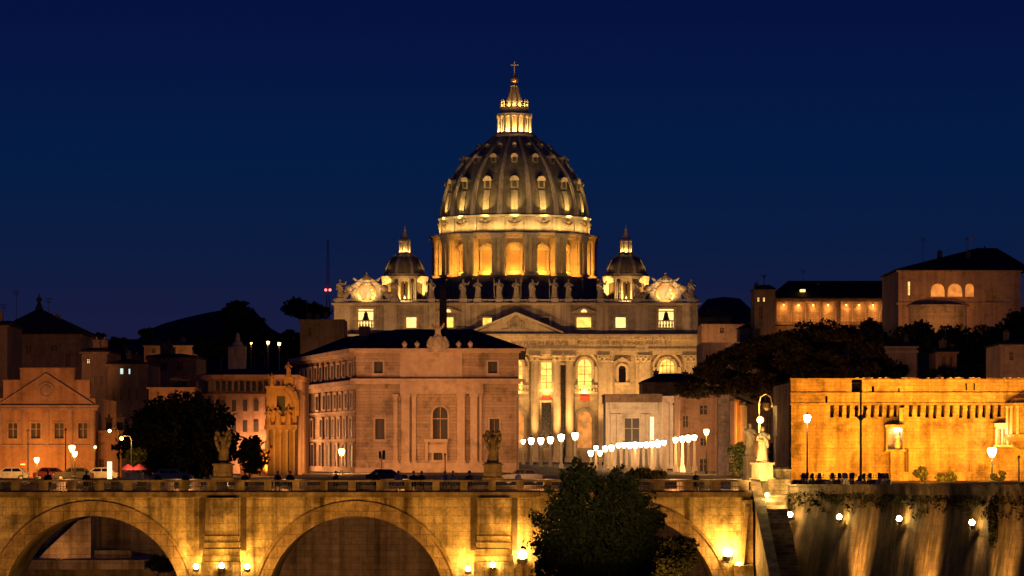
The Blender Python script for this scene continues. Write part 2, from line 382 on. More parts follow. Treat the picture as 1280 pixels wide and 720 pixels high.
for s in (-1, 1):
    for o, hw, y0 in ((109,6,BD+.2),(118,3,BD+.7),(153,3,BD+.9),(161,7,BD+.3),(217,7,BD+.3),(226,2.5,BD+.8)): obj('pilaster', pilaster(s*o, hw, y0), M['travp'], bas)
# entablature
en = MB()
for a, b, y0 in ((-232,-158,BD-.2),(-158,-74,BD-.2),(-74,74,BD-3.3),(74,158,BD-.21),(158,232,BD-.2)):
    en.box(fx(a), fx(b), y0+.3, BD+6, fz(443.4), fz(439)); en.box(fx(a), fx(b), y0+.1, BD+6, fz(439), fz(435.5)); en.box(fx(a), fx(b), y0+.3, BD+6, fz(435.5), fz(425))
en.box(fx(150), fx(166), BD-.05, BD+5.99, fz(443.3), fz(425.1)); en.box(fx(-166), fx(-150), BD-.05, BD+5.99, fz(443.3), fz(425.1))
obj('entablature', en, M['travp'], bas)
cn = MB()
for a, b, y0 in ((-232,-74,BD-.2),(-74,74,BD-3.3),(74,232,BD-.2)):
    cn.box(fx(a)-.1, fx(b)+.1, y0-.3, BD+6, fz(425), fz(423.2)); cn.box(fx(a)-.6, fx(b)+.6, y0-.9, BD+6, fz(423.2), fz(421)); cn.box(fx(a)-1.1, fx(b)+1.1, y0-1.7, BD+6, fz(421), fz(418))
    nd = int((b-a)*bs/1.1)
    for q in range(nd): 
        xx = fx(a)+(fx(b)-fx(a))*(q+.5)/nd; cn.box(xx-.25, xx+.25, y0-1.1, y0-.3, fz(424.6), fz(423.3))
obj('cornice', cn, M['travp'], bas)
def text(name, body, size, loc, mat, parent, width=None, extrude=.06, rot=(pi/2,0,0)):
    c = bpy.data.curves.new(name, 'FONT'); c.body = body; c.size = size; c.extrude = extrude; c.align_x = 'CENTER'; c.align_y = 'CENTER'
    o = bpy.data.objects.new(name, c); COL.objects.link(o)
    bpy.context.view_layer.update()
    if width: o.scale.x = width/max(.01, o.dimensions.x)
    bpy.context.view_layer.update()
    me = bpy.data.meshes.new_from_object(o.evaluated_get(bpy.context.evaluated_depsgraph_get()))
    v = np.empty(len(me.vertices)*3); me.vertices.foreach_get('co', v); v = v.reshape(-1, 3); v[:,0] *= o.scale.x
    q = np.stack([v[:,0], -v[:,2], v[:,1]], 1)+np.array(loc)-np.array(root_loc(parent) if parent else (0,0,0))
    me.vertices.foreach_set('co', q.ravel()); me.materials.clear(); me.materials.append(mat); bpy.data.objects.remove(o)
    r = bpy.data.objects.new(name, me); COL.objects.link(r)
    if parent: r.parent = parent
    return r
BLK = plain('inscription_letters', (.19,.14,.09), .7)
text('inscription_lettering', 'IN HONOREM PRINCIPIS APOST', 1.7, (fx(-116), BD-.12, fz(430)), BLK, bas, 160*bs*.97)
text('inscription_lettering', 'PAVLVS V BVRGHESIVS', 1.7, (fx(0), BD-3.08, fz(430)), BLK, bas, 130*bs)
text('inscription_lettering', 'ROMANVS PONT MAX AN MDCXII PONT VII', 1.7, (fx(116), BD-.12, fz(430)), BLK, bas, 164*bs*.94)
# pediment
pd = MB(); yb = BD-3.0
pd.prism([(fx(-56),fz(417.9)),(fx(56),fz(417.9)),(fx(0),fz(394))], yb, BD+4)
for s in (-1, 1):
    pd.prism([(fx(s*59),fz(417.8)),(fx(s*59),fz(415)),(fx(0),fz(390.5)),(fx(0),fz(394.5))][::s], yb-1.6, BD+3.9)
obj('pediment', pd, M['travp'], bas)
cst = MB(); cst.ball((fx(0), yb, fz(406)), 1.9, sy=.35, sz=1.3); cst.ball((fx(0), yb-.1, fz(398.5)), 1.0, sy=.4, sz=.9)
for s in (-1, 1): 
    cst.path([(fx(s*7),yb,fz(401)),(fx(s*10),yb,fz(406)),(fx(s*7),yb,fz(412))],[.4,.5,.4]); cst.path([(fx(0),yb,fz(411)),(fx(s*14),yb,fz(412)),(fx(s*22),yb,fz(414))],[.5,.4,.2])
obj('coat_of_arms', cst, M['relief'], bas)
# attic with its windows
aw = []
for s in (-1, 1):
    aw += [(s*36,5.5,397,409.5,'gold' if s < 0 else 'dark'),(s*85,9 if s>0 else 6.5,396.5,409,'gold'),(s*131,6.2,396.5,409.5,'pale'),(s*188,9.3,386,409,'pale')]
at = MB(); at.holes(fx(-228), fx(228), fz(417.9), fz(381.5), BD+1.6, BD+3.2, [(fx(o-hw),fx(o+hw),fz(b),fz(t)) for o,hw,t,b,k in aw])
at.box(fx(-227.5), fx(227.5), BD+5.5, BD+7, fz(417.9), fz(381.5)); at.box(fx(-228), fx(-227.5), BD+3.2, BD+7, fz(417.9), fz(381.5)); at.box(fx(227.5), fx(228), BD+3.2, BD+7, fz(417.9), fz(381.5))
obj('attic_wall', at, M['trav'], bas)
for o,hw,t,b,k in aw:
    fr = MB(); x0,x1,z0,z1 = fx(o-hw),fx(o+hw),fz(b),fz(t)
    fr.box(x0-.7,x0-.002,BD+1.2,BD+2,z0-.3,z1+.6); fr.box(x1+.002,x1+.7,BD+1.2,BD+2,z0-.3,z1+.6); fr.box(x0,x1,BD+1.21,BD+2,z1+.002,z1+.6); fr.box(x0-.9,x1+.9,BD+1.1,BD+2,z0-.8,z0-.31)
    if abs(o) == 85:
        cxx = (x0+x1)/2; hh = 12.5*bs
        fr.prism([(cxx-hh*1.25,fz(391)),(cxx+hh*1.25,fz(391)),(cxx+hh*1.25,fz(389.5)),(cxx,fz(383.5)),(cxx-hh*1.25,fz(389.5))], BD+.5, BD+1.55)
        fr.box(cxx-hh, x0-.9, BD+1.0, BD+1.55, z0-.3, fz(391)); fr.box(x1+.9, cxx+hh, BD+1.0, BD+1.55, z0-.3, fz(391))
    if abs(o) == 188:
        for q in range(5): xx = x0+(x1-x0)*(q+.5)/5; fr.lathe(xx, BD+2.0, [(.18,z0),(.34,z0+.7),(.16,z0+1.3),(.24,z0+1.9)], 8)
        fr.box(x0, x1, BD+1.7, BD+2.3, z0+1.9, z0+2.25)
    fo = obj('window', fr, M['travp'], bas)
    pn = MB(); pn.box(x0,x1,BD+2.7,BD+2.9,z0,z1); obj('pane', pn, PAN[k], fo)
    if abs(o) == 85:
        pn = MB(); pn.ring((x0+x1)/2, fz(390.2), .05, 3.6*bs, BD+.3, BD+.49); obj('lunette', pn, M['gold_pale'], fo)
    if abs(o) == 188:
        bl = MB(); cxx = (x0+x1)/2; zt = z1-.6
        bl.lathe(cxx, BD+2.2, [(1.2,zt-2.9),(1.0,zt-2.5),(.75,zt-1.6),(.6,zt-.7),(.3,zt-.3),(.05,zt-.2)], 14); bl.box(x0, x1, BD+2.0, BD+2.4, zt-.2, zt+.1)
        obj('bell', bl, M['iron'], fo)
ap = MB()
for s in (-1, 1):
    for o, hw in ((22,3),(52,3.5),(60,3),(66,2),(105,4),(113,2.5),(154,5),(162,3),(214,6),(224,3)):
        ap.box(fx(s*o-hw), fx(s*o+hw), BD+1.25-.01*(o%3), BD+1.59, fz(416), fz(381.6))
ap.box(fx(-229), fx(229), BD+1.0, BD+1.58, fz(417.8), fz(416))
obj('attic_pilasters', ap, M['travp'], bas)
ac = MB(); ac.box(fx(-229), fx(229), BD+.9, BD+7.1, fz(381.5), fz(380.2)); ac.box(fx(-231), fx(231), BD+.2, BD+7.1, fz(380.2), fz(378.4))
obj('attic_cornice', ac, M['travp'], bas)
ba = MB(); zb, zt = fz(378.4), fz(374)
ba.box(fx(-229),fx(229),BD+1.0,BD+1.9,zt-.3,zt); ba.box(fx(-229),fx(229),BD+1.0,BD+1.9,zb,zb+.25)
SP = [0,-21,21,-48,48,-66,66,-106,106,-152,152,-220,220]
for o in SP: ba.box(fx(o)-1.1, fx(o)+1.1, BD+.7, BD+2.6, zb+.002, zt+.25)
for q in range(150):
    o = -228+456*(q+.5)/150
    if min(abs(o-p) for p in SP) > 5: ba.box(fx(o)-.17, fx(o)+.17, BD+1.2, BD+1.7, zb+.25, zt-.3)
obj('balustrade', ba, M['travp'], bas)
# clocks
for s in (-1, 1):
    o = s*187; x = fx(o); zc = fz(366); y = BD+1.8
    ck = MB(); ck.prism([(x-5.3,fz(378.3)),(x+5.3,fz(378.3)),(x+4.6,zc+1),(x+3.2,zc+3.2),(x,zc+4.1),(x-3.2,zc+3.2),(x-4.6,zc+1)], y-.4, y+1.6)
    for t in (-1, 1):
        ck.path([(x+t*9,y,fz(378)),(x+t*7.4,y,fz(374)),(x+t*6.2,y,fz(367)),(x+t*5.2,y,fz(361)),(x+t*3,y,fz(356.5))],[.7,1.0,.8,.95,.5],8)
        ck.ball((x+t*9.2,y,fz(375.5)),1.2); ck.ball((x+t*5.6,y-.2,fz(360)),1.15); ck.ball((x+t*7,y,fz(368)),.9)
        ck.ball((x+t*2.6,y,fz(353.5)),.9); ck.ball((x+t*4.2,y-.2,fz(356.5)),.7)
    rq = random.Random(5)
    for k in range(26):
        t = rq.choice((-1,1)); f = rq.random(); ck.ball((x+t*(3.2+f*6.2)+rq.uniform(-.4,.4), y-.4+rq.uniform(-.3,.2), fz(356)-f*4.4+rq.uniform(-1.4,.8)), rq.uniform(.35,.75), n=7, m=5)
    for t in (-1,1): ck.path([(x+t*3.4,y-.3,zc-3),(x+t*4.6,y-.4,zc-.5),(x+t*4.0,y-.4,zc+2.4),(x+t*2.2,y-.3,zc+4)],[.35,.5,.45,.3],7)
    cl = obj('clock', ck, M['relief'], bas)
    di = MB(); n = 28; di.prism([(x+2.35*cos(2*pi*i/n), zc+2.35*sin(2*pi*i/n)) for i in range(n)], y-.62, y-.401); obj('clock_face', di, M['audit'], cl)
    rg = MB(); rg.ring(x, zc, 2.36, 2.95, y-.8, y-.402, 0, 2*pi, 28)
    for i in range(12): a = i*pi/6; rg.tube((x+1.65*cos(a),y-.64,zc+1.65*sin(a)),(x+2.15*cos(a),y-.64,zc+2.15*sin(a)),.12,.12,5)
    rg.tube((x,y-.66,zc),(x+.9,y-.66,zc+1.0),.12,.05,5); rg.tube((x,y-.68,zc),(x-.4,y-.68,zc-1.7),.12,.05,5)
    obj('clock_rim', rg, M['bronze'], cl)
    ti = MB(); [ti.ball((x+q_*.55, y, fz(351)+(2.2-abs(q_)*.5)*.6), .5, n=7, m=5) for q_ in (-4,-3,-2,2,3,4)]; ti.lathe(x, y+.3, [(1.5,fz(356)),(1.7,fz(354)),(1.5,fz(352.5)),(1.65,fz(350)),(1.25,fz(347)),(.8,fz(344)),(.3,fz(342)),(.35,fz(341)),(.05,fz(339.6))], 14)
    for t in (-1,1): ti.path([(x+t*1.5,y,fz(355)),(x+t*3.6,y,fz(349)),(x+t*4.2,y,fz(347))],[.45,.4,.3])
    obj('tiara', ti, M['relief'], cl)

# ------------------------------------------------------------------ domes
DD = 1261.; ds = DD/F; DX = U(643, DD)
dz = lambda py: Z(py, DD)
base = MB(); base.lathe(DX, DD, [(106*ds,dz(440)),(106*ds,dz(352)),(104*ds,dz(352)),(104*ds,dz(349.5)),(60*ds,dz(349.4))], 64)
for q in range(16):
    a = radians(11.25+22.5*q); base.rbox(DX, DD, a, 100*ds, 109*ds, 6, dz(400), dz(351.8))
obj('dome_plinth', base, M['audi'], bas)
dr = MB(); dr.lathe(DX, DD, [(84*ds,dz(349.3)),(84*ds,dz(303)),(86*ds,dz(303)),(86*ds,dz(300)),(80*ds,dz(300))], 64)
drum = obj('drum', dr, M['travp'], bas)
for q in range(16):
    a = radians(11.25+22.5*q)
    bt = MB(); bt.rbox(DX, DD, a, 83*ds, 97*ds, 2.9, dz(349.2), dz(302.5))
    bt.rbox(DX, DD, a, 83*ds, 105*ds, 4.9, dz(302.4), dz(299.5)); bt.rbox(DX, DD, a, 83*ds, 107*ds, 5.5, dz(299.4), dz(297)); bt.rbox(DX, DD, a, 96*ds, 106*ds, 5.0, dz(349.2), dz(346.5))
    b_ = obj('buttress', bt, M['travp'], drum)
    for t in (-1, 1):
        cm = MB(); r = 101*ds; x = DX+sin(a)*r+cos(a)*t*1.5; y = DD-cos(a)*r+sin(a)*t*1.5
        cm.lathe(x, y, [(1.0,dz(346.4)),(1.0,dz(345.5)),(.82,dz(345)),(.78,dz(308)),(.85,dz(307.6)),(1.15,dz(303.5)),(1.15,dz(302.5))], 12)
        obj('drum_column', cm, M['travp'], drum)
co = MB(); co.lathe(DX, DD, [(85*ds,dz(302.3)),(97*ds,dz(301.9)),(98*ds,dz(299.6)),(103*ds,dz(298.6)),(105*ds,dz(296.2)),(92*ds,dz(296))], 64)
obj('drum_cornice', co, M['travp'], bas)
RECESS = plain('amber_stone_recess', (.34,.23,.12), .6)
for q in range(-5, 6):
    a = radians(22.5*q); r = 84*ds; fr = MB(); z0, z1 = dz(342), dz(317)
    fr.rbox(DX, DD, a, r-.2, r+.7, 1.0, z0, z1); 
    fr.v = []; fr.f = []
    for t in (-1,1):
        b2 = MB(); b2.rbox(0,0,a,r-.3,r+.8,.8,z0,z1); ox, oy = cos(a)*t*2.35, sin(a)*t*2.35
        fr.add([(x+DX+ox,y+DD+oy,z) for x,y,z in b2.v], b2.f)
    fr.rbox(DX, DD, a, r-.3, r+1.0, 6.2, z1, z1+.7); fr.rbox(DX, DD, a, r-.3, r+1.3, 6.4, dz(347.5), z0-.3)
    if q % 2: fr.rbox(DX, DD, a, r-.3, r+1.1, 6.4, z1+.75, z1+2.6, .2)
    else:
        for k in range(8):
            t0 = -1+2*k/8; t1 = -1+2*(k+1)/8; h0 = 1.9*sqrt(1-t0*t0*.96); h1 = 1.9*sqrt(1-t1*t1*.96)
            ur = (sin(a),-cos(a)); ut = (cos(a),sin(a)); P = lambda rr,t,z: (DX+ur[0]*rr+ut[0]*t*3.2, DD+ur[1]*rr+ut[1]*t*3.2, z)
            fr.hexa([P(r+1.1,t0,z1+.7),P(r+1.1,t1,z1+.7),P(r-.3,t1,z1+.7),P(r-.3,t0,z1+.7)],[P(r+1.1,t0,z1+.75+h0),P(r+1.1,t1,z1+.75+h1),P(r-.3,t1,z1+.75+h1),P(r-.3,t0,z1+.75+h0)])
    fo = obj('drum_window', fr, M['travp'], drum)
    pn = MB(); pn.rbox(DX, DD, a, r-.35, r+.15, 3.8, z0, z1); obj('pane', pn, RECESS, fo)
# attic ring with garlands
ar = MB(); ar.lathe(DX, DD, [(93*ds,dz(296.1)),(93*ds,dz(277)),(95*ds,dz(276)),(95.5*ds,dz(274)),(90*ds,dz(273.2))], 96)
for q in range(16):
    a = radians(11.25+22.5*q); ar.rbox(DX, DD, a, 90*ds, 94.3*ds, 3.6, dz(296), dz(276.8))
    for g in (-1, 1): ar.rbox(DX, DD, a+g*radians(4.6), 90*ds, 93.5*ds, .25, dz(295.8), dz(277))
at_ring = obj('dome_attic', ar, M['travp'], bas)
GST = plain('garland_stone', (.3,.22,.14), .8)
for q in range(-5, 6):
    a = radians(22.5*q); ga = MB()
    pts = []
    for k in range(7):
        t = -1+k/3; rr = 93.4*ds; aa = a+t*radians(5.2); pts.append((DX+sin(aa)*rr, DD-cos(aa)*rr, dz(281.5+4.5*(1-t*t))))
    ga.path(pts, [.25,.35,.5,.6,.5,.35,.25], 6); ga.ball((DX+sin(a)*93.6*ds, DD-cos(a)*93.6*ds, dz(281)), .75, n=8, m=5)
    obj('garland', ga, GST, at_ring)
# shell
_af = np.polyfit([0,10,20,32.4,43,52.7,60,69,75,83,91,101],[91.5,90.7,89,85.6,81.2,76,71,63.5,58,49.5,40,25.5],4)
def arc(h): return float(np.polyval(_af, h))      # radius in photo px at h px above the springing
sh = MB(); hs = [101*k/26 for k in range(27)]
sh.lathe(DX, DD, [(arc(h)*ds, dz(273.3-h)) for h in hs], 96)
shell = obj('dome_shell', sh, M['lead'], bas, True)
for q in range(16):
    a = radians(11.25+22.5*q); rb = MB()
    for k in range(26):
        h0, h1 = hs[k], hs[k+1]; w0 = 2.0-1.2*h0/101; w1 = 2.0-1.2*h1/101
        ur = (sin(a),-cos(a)); ut = (cos(a),sin(a)); P = lambda rr,t,z: (DX+ur[0]*rr+ut[0]*t, DD+ur[1]*rr+ut[1]*t, z)
        r0, r1 = arc(h0)*ds, arc(h1)*ds; z0, z1 = dz(273.2-h0), dz(273.2-h1)
        for wf, pr in ((1,.45),(.5,.85)):
            rb.hexa([P(r0+pr,-w0/2*wf,z0),P(r0+pr,w0/2*wf,z0),P(r0-.5,w0/2*wf,z0-.2),P(r0-.5,-w0/2*wf,z0-.2)],[P(r1+pr,-w1/2*wf,z1),P(r1+pr,w1/2*wf,z1),P(r1-.5,w1/2*wf,z1-.2),P(r1-.5,-w1/2*wf,z1-.2)])
    obj('rib', rb, M['rib'], shell)
for q in range(-5, 6):
    a = radians(22.5*q)
    for py, hw, ht in ((240,1.35,3.7),(207,1.05,2.5),(187,.6,1.1)):
        h = 273.3-py; r = arc(h)*ds; z = dz(py); dm = MB(); hd = MB()
        r2 = arc(h+ht/ds)*ds
        dm.rbox(DX, DD, a, r2-1.0, r+.3, hw*2, z-.4, z+ht*.62); 
        for k in range(8):
            t0 = pi*k/8; t1 = pi*(k+1)/8; ur = (sin(a),-cos(a)); ut = (cos(a),sin(a)); P = lambda rr,t,zz: (DX+ur[0]*rr+ut[0]*t, DD+ur[1]*rr+ut[1]*t, zz)
            zz = z+ht*.62; w_ = hw*1.2
            hd.hexa([P(r+.6,w_*cos(t0),zz),P(r+.6,w_*cos(t1),zz),P(r2-1.2,w_*cos(t1),zz),P(r2-1.2,w_*cos(t0),zz)],[P(r+.6,w_*cos(t0),zz+w_*sin(t0)*.95+.1),P(r+.6,w_*cos(t1),zz+w_*sin(t1)*.95+.1),P(r2-1.2,w_*cos(t1),zz+w_*sin(t1)*.95+.1),P(r2-1.2,w_*cos(t0),zz+w_*sin(t0)*.95+.1)])
        do = obj('dormer', dm, M['lead'], shell); obj('dormer_hood', hd, M['rib'], shell)
        pn = MB(); pn.rbox(DX, DD, a, r-.5, r+.36, hw*1.1, z+.1, z+ht*.58); obj('opening', pn, M['shutter'], do)
    pl = MB()
    for k in range(6):
        h0, h1 = 2+k*4.6, 2+(k+1)*4.6; ur = (sin(a),-cos(a)); ut = (cos(a),sin(a)); P = lambda rr,t,z: (DX+ur[0]*rr+ut[0]*t, DD+ur[1]*rr+ut[1]*t, z)
        r0, r1 = arc(h0)*ds, arc(h1)*ds; z0, z1 = dz(273.2-h0), dz(273.2-h1)
        pl.hexa([P(r0+.25,-1.1,z0),P(r0+.25,1.1,z0),P(r0-.5,1.1,z0),P(r0-.5,-1.1,z0)],[P(r1+.25,-1.1,z1),P(r1+.25,1.1,z1),P(r1-.5,1.1,z1),P(r1-.5,-1.1,z1)])
    obj('panel', pl, M['rib'], shell)
# lantern
ln = MB(); ln.lathe(DX, DD, [(24*ds,dz(174)),(27.5*ds,dz(172)),(28*ds,dz(169.5)),(26*ds,dz(169.4)),(24*ds,dz(168)),(24*ds,dz(166.6)),(14*ds,dz(166.5)),(14*ds,dz(146)),(22.5*ds,dz(145.9)),(23*ds,dz(143)),(20*ds,dz(142.8)),(17.5*ds,dz(141)),(17*ds,dz(137)),(18.5*ds,dz(136)),(18.5*ds,dz(134.5)),(11*ds,dz(134)),(10.5*ds,dz(129)),(8*ds,dz(122)),(5.6*ds,dz(114)),(4.2*ds,dz(108.5)),(5*ds,dz(107.5)),(3*ds,dz(106.5)),(2*ds,dz(104.5))], 32)
lan = obj('lantern', ln, M['travp'], bas)
for q in range(16):
    a = radians(11.25+22.5*q); t = 1 if q % 2 else -1
    cm = MB(); r = 20.5*ds; cm.lathe(DX+sin(a)*r, DD-cos(a)*r, [(.62,dz(166.5)),(.5,dz(165.5)),(.45,dz(149)),(.7,dz(146.5)),(.7,dz(145.9))], 8); obj('lantern_column', cm, M['travp'], lan)
    cm = MB(); r = 16.6*ds; cm.lathe(DX+sin(a)*r, DD-cos(a)*r, [(.55,dz(134.4)),(.3,dz(132.5)),(.55,dz(130.5)),(.25,dz(128.5)),(.5,dz(127.5)),(.05,dz(124.5))], 8); obj('candelabrum', cm, M['travp'], lan)
rl = MB()
for q in range(8):
    a = radians(22.5+45*q); rl.tube((DX+sin(a)*10.7*ds, DD-cos(a)*10.7*ds, dz(133)), (DX+sin(a)*4.4*ds, DD-cos(a)*4.4*ds, dz(109)), .4, .22, 6)
obj('spire_ribs', rl, M['bronze'], lan)
bb = MB(); bb.ball((DX,DD,dz(99.5)), 5.3*ds, n=20, m=14); bb.lathe(DX,DD,[(.5,dz(106)),(.35,dz(104))],8); obj('gilt_ball', bb, M['bronze'], bas, True)
cx_ = MB(); cx_.box(DX-.22,DX+.22,DD-.2,DD+.2,dz(94.6),dz(76.8)); cx_.box(DX-5.3*ds,DX-.221,DD-.19,DD+.19,dz(82.3),dz(80.7)); cx_.box(DX+.221,DX+5.3*ds,DD-.19,DD+.19,dz(82.3),dz(80.7))
obj('cross', cx_, plain('pale_iron', (.5,.42,.35), .5), bas)
# the two minor domes
CD = 1172.; cs = CD/F; cz = lambda py: Z(py, CD)
for pxc in (506, 782.5):
    CX = U(pxc, CD); mb = MB()
    mb.lathe(CX, CD, [(29*cs,cz(392)),(29*cs,cz(376)),(15*cs,cz(375.9)),(15*cs,cz(349)),(29.5*cs,cz(348.9)),(30*cs,cz(346)),(27.5*cs,cz(345.8)),(27.5*cs,cz(343)),(25*cs,cz(342.8))], 32)
    md = obj('minor_dome', mb, M['travp'], bas)
    for q in range(8):
        a = radians(22.5+45*q); bx = MB(); bx.rbox(CX, CD, a, 14*cs, 25*cs, 2.6, cz(376), cz(348.9)); obj('pier', bx, M['dplaster'], md)
        for t in (-1,1):
            aa = a+t*radians(9); bx = MB(); bx.lathe(CX+sin(aa)*27.3*cs, CD-cos(aa)*27.3*cs, [(.6,cz(376)),(.5,cz(375)),(.45,cz(352)),(.65,cz(349))], 8); obj('column', bx, M['travp'], md)
    for q in range(-1, 2):
        a = radians(45*q); ow = MB(); ow.rbox(CX, CD, a, 14*cs, 15.2*cs, 2.8, cz(374), cz(355)); obj('arched_opening', ow, M['darkglass'], md)
        fr = MB(); ux, uy = cos(a), sin(a)
        for t in (-1,1):
            b2 = MB(); b2.rbox(CX+ux*t*1.95, CD+uy*t*1.95, a, 20*cs, 26.5*cs, 1.0, cz(376), cz(358)); fr.add(b2.v, b2.f)
        b2 = MB(); b2.ring(0, cz(358), 1.45, 2.45, -26.5*cs, -20*cs, 0, pi, 12); fr.add([(CX+x*ux-y*uy*1, CD+x*uy+y*ux, z) for x,y,z in b2.v], b2.f); fr.rbox(CX, CD, a, 20*cs, 26.4*cs, 5.0, cz(349.6), cz(348.95)); obj('arch_frame', fr, M['travp'], md)
    dsx = MB(); pr = [(25.5*cos(t)*cs, cz(343)+27*sin(t)*cs) for t in [radians(k*7.5) for k in range(11)]]; dsx.lathe(CX, CD, pr, 32); do = obj('dome_shell', dsx, M['lead'], md, True)
    for q in range(8):
        a = radians(22.5+45*q); rb = MB()
        for k in range(10):
            ur = (sin(a),-cos(a)); ut = (cos(a),sin(a)); P = lambda rr,t,z: (CX+ur[0]*rr+ut[0]*t, CD+ur[1]*rr+ut[1]*t, z)
            (r0,z0),(r1,z1) = pr[k], pr[k+1]
            rb.hexa([P(r0+.22,-.5,z0),P(r0+.22,.5,z0),P(r0-.3,.5,z0-.1),P(r0-.3,-.5,z0-.1)],[P(r1+.22,-.4,z1),P(r1+.22,.4,z1),P(r1-.3,.4,z1-.1),P(r1-.3,-.4,z1-.1)])
        obj('rib', rb, M['rib'], do)
    lt = MB(); lt.lathe(CX, CD, [(8.5*cs,cz(318)),(9*cs,cz(315.5)),(5*cs,cz(315.4)),(5*cs,cz(302)),(7.5*cs,cz(301.9)),(7.5*cs,cz(300)),(5*cs,cz(298)),(3.4*cs,cz(293)),(1.5*cs,cz(289)),(1.6*cs,cz(287.5)),(.3*cs,cz(284)),(.2*cs,cz(281))], 16)
    lo = obj('minor_lantern', lt, M['travp'], md)
    for q in range(8):
        a = radians(22.5+45*q); c_ = MB(); c_.lathe(CX+sin(a)*7*cs, CD-cos(a)*7*cs, [(.35,cz(315.4)),(.25,cz(314)),(.25,cz(303)),(.35,cz(302))], 6); obj('lantern_column', c_, M['travp'], lo)
        if cos(a) > -.2: point((CX+sin(a-.39)*7.4*cs, CD-cos(a-.39)*7.4*cs, cz(314)), 160, GOLD, .1)
    # floodlights on the terrace below
    for dx in (-8.5, 8.5): spot((CX+dx, CD-9, cz(376.5)), (CX+dx*.72, CD-3.5, cz(356)), 14000, GOLD, 50, .5)
    point((CX, CD-9.5, cz(372)), 1500, GOLD, .15)
    spot((CX, CD-22, cz(377)), (CX, CD, cz(330)), 4000, WARM, 50, .8)

# ------------------------------------------------------------------ floodlights of the basilica
for q in range(-5, 6):      # between the buttresses of the drum
    a = radians(22.5*q); r = 94.5*ds
    point((DX+sin(a)*r, DD-cos(a)*r, dz(342)), 1500, (1,.40,.045), .25); r = 95.5*ds; point((DX+sin(a)*r, DD-cos(a)*r, dz(319)), 520, (1,.40,.045), .25)
for q in range(-5, 6):      # on the drum's cornice, shining up at the attic and the shell
    a = radians(11.25+22.5*q-(0 if q else 0)); r = 103*ds
    o = (DX+sin(a)*r, DD-cos(a)*r, dz(293.5))
    for g in (-7.5,-2.5,2.5,7.5): b_ = a+radians(g); spot((DX+sin(b_)*102*ds, DD-cos(b_)*102*ds, dz(293)), (DX+sin(b_)*91*ds, DD-cos(b_)*91*ds, dz(279)), 420, GOLD, 120, .6)
    a = radians(22.5*q); o = (DX+sin(a)*105*ds, DD-cos(a)*105*ds, dz(292)); spot(o, (DX+sin(a)*89*ds, DD-cos(a)*89*ds, dz(235)), 30000, GOLD, 44, .9)
for q in range(16):
    a = radians(22.5*q)
    if cos(a) > -.3:
        point((DX+sin(a)*18.5*ds, DD-cos(a)*18.5*ds, dz(164)), 650, GOLD, .15)
        point((DX+sin(a)*13.8*ds, DD-cos(a)*13.8*ds, dz(132.5)), 230, GOLD, .1)
for sx in (-60, 60): spot((DX+sx*ds, DD-60, dz(385)), (DX, DD, dz(105)), 60000, WARM, 18, .8)
for x in (-85, -35, 35, 85): spot((BX+x*.9, BD-95, 1.2), (BX+x*.8, BD, 26), 80000, WARM, 75, .7, .6)
for o in (-218,-161,-109,-67,-51,-23.5,23.5,51,67,109,135,161,190,218): spot((fx(o), BD-10, 1.0), (fx(o), BD-1, 25), 34000, (1,.50,.13), 46, .8, .3)
for x in (-52,-26,0,26,52): spot((BX+x, BD+42, fz(378)), (DX+x*.35, DD-20, dz(246)), 52000, (1,.62,.26), 24, .95, .3); spot((BX+x, BD+40, fz(377)), (DX+x*.4, DD-25, dz(322)), 30000, GOLD, 15, .6, .3)
for s in (-1, 1):           # at the clocks
    spot((fx(s*187), BD-1.0, fz(377.2)), (fx(s*187), BD+1.6, fz(362)), 120, WARM, 120, .6)
    for t in (-9, 9): spot((fx(s*187+t*1.3), BD-5, fz(376.5)), (fx(s*187+t*.4), BD+1.6, fz(358)), 3000, (1,.60,.24), 80, .8)
for o in (-38, 38, 86, -86, 189, -189, 0): 
    point((fx(o), BD-.6, fz(489)), 700, GOLD, .2)
for x in (-60, 0, 60): spot((BX+x, BD-70, 2), (BX+x, BD+1, fz(365)), 52000, WARM, 24, .8)
# ------------------------------------------------------------------ obelisk in the square
ob = MB(); OD = 930.; ox = U(554, OD)
ob.hexa([(ox-1.25,OD-1.25,8),(ox+1.25,OD-1.25,8),(ox+1.25,OD+1.25,8),(ox-1.25,OD+1.25,8)], [(ox-.85,OD-.85,Z(361,OD)),(ox+.85,OD-.85,Z(361,OD)),(ox+.85,OD+.85,Z(361,OD)),(ox-.85,OD+.85,Z(361,OD))])
ob.add([(ox-.85,OD-.85,Z(361,OD)+.004),(ox+.85,OD-.85,Z(361,OD)+.004),(ox+.85,OD+.85,Z(361,OD)+.004),(ox-.85,OD+.85,Z(361,OD)+.004),(ox,OD,Z(356,OD))], [(0,1,4),(1,2,4),(2,3,4),(3,0,4)])
ot = thing('obelisk', 'tall dark stone obelisk rising behind the roof with the carved crest', 'obelisk', (ox, OD, 0))
obj('shaft', ob, stone('red_granite', (.10,.07,.055), .3, .2), ot)
pb = MB(); pb.box(ox-2,ox+2,OD-2,OD+2,0,3.5); pb.box(ox-1.6,ox+1.6,OD-1.6,OD+1.6,3.502,8); obj('pedestal', pb, M['travp'], ot)

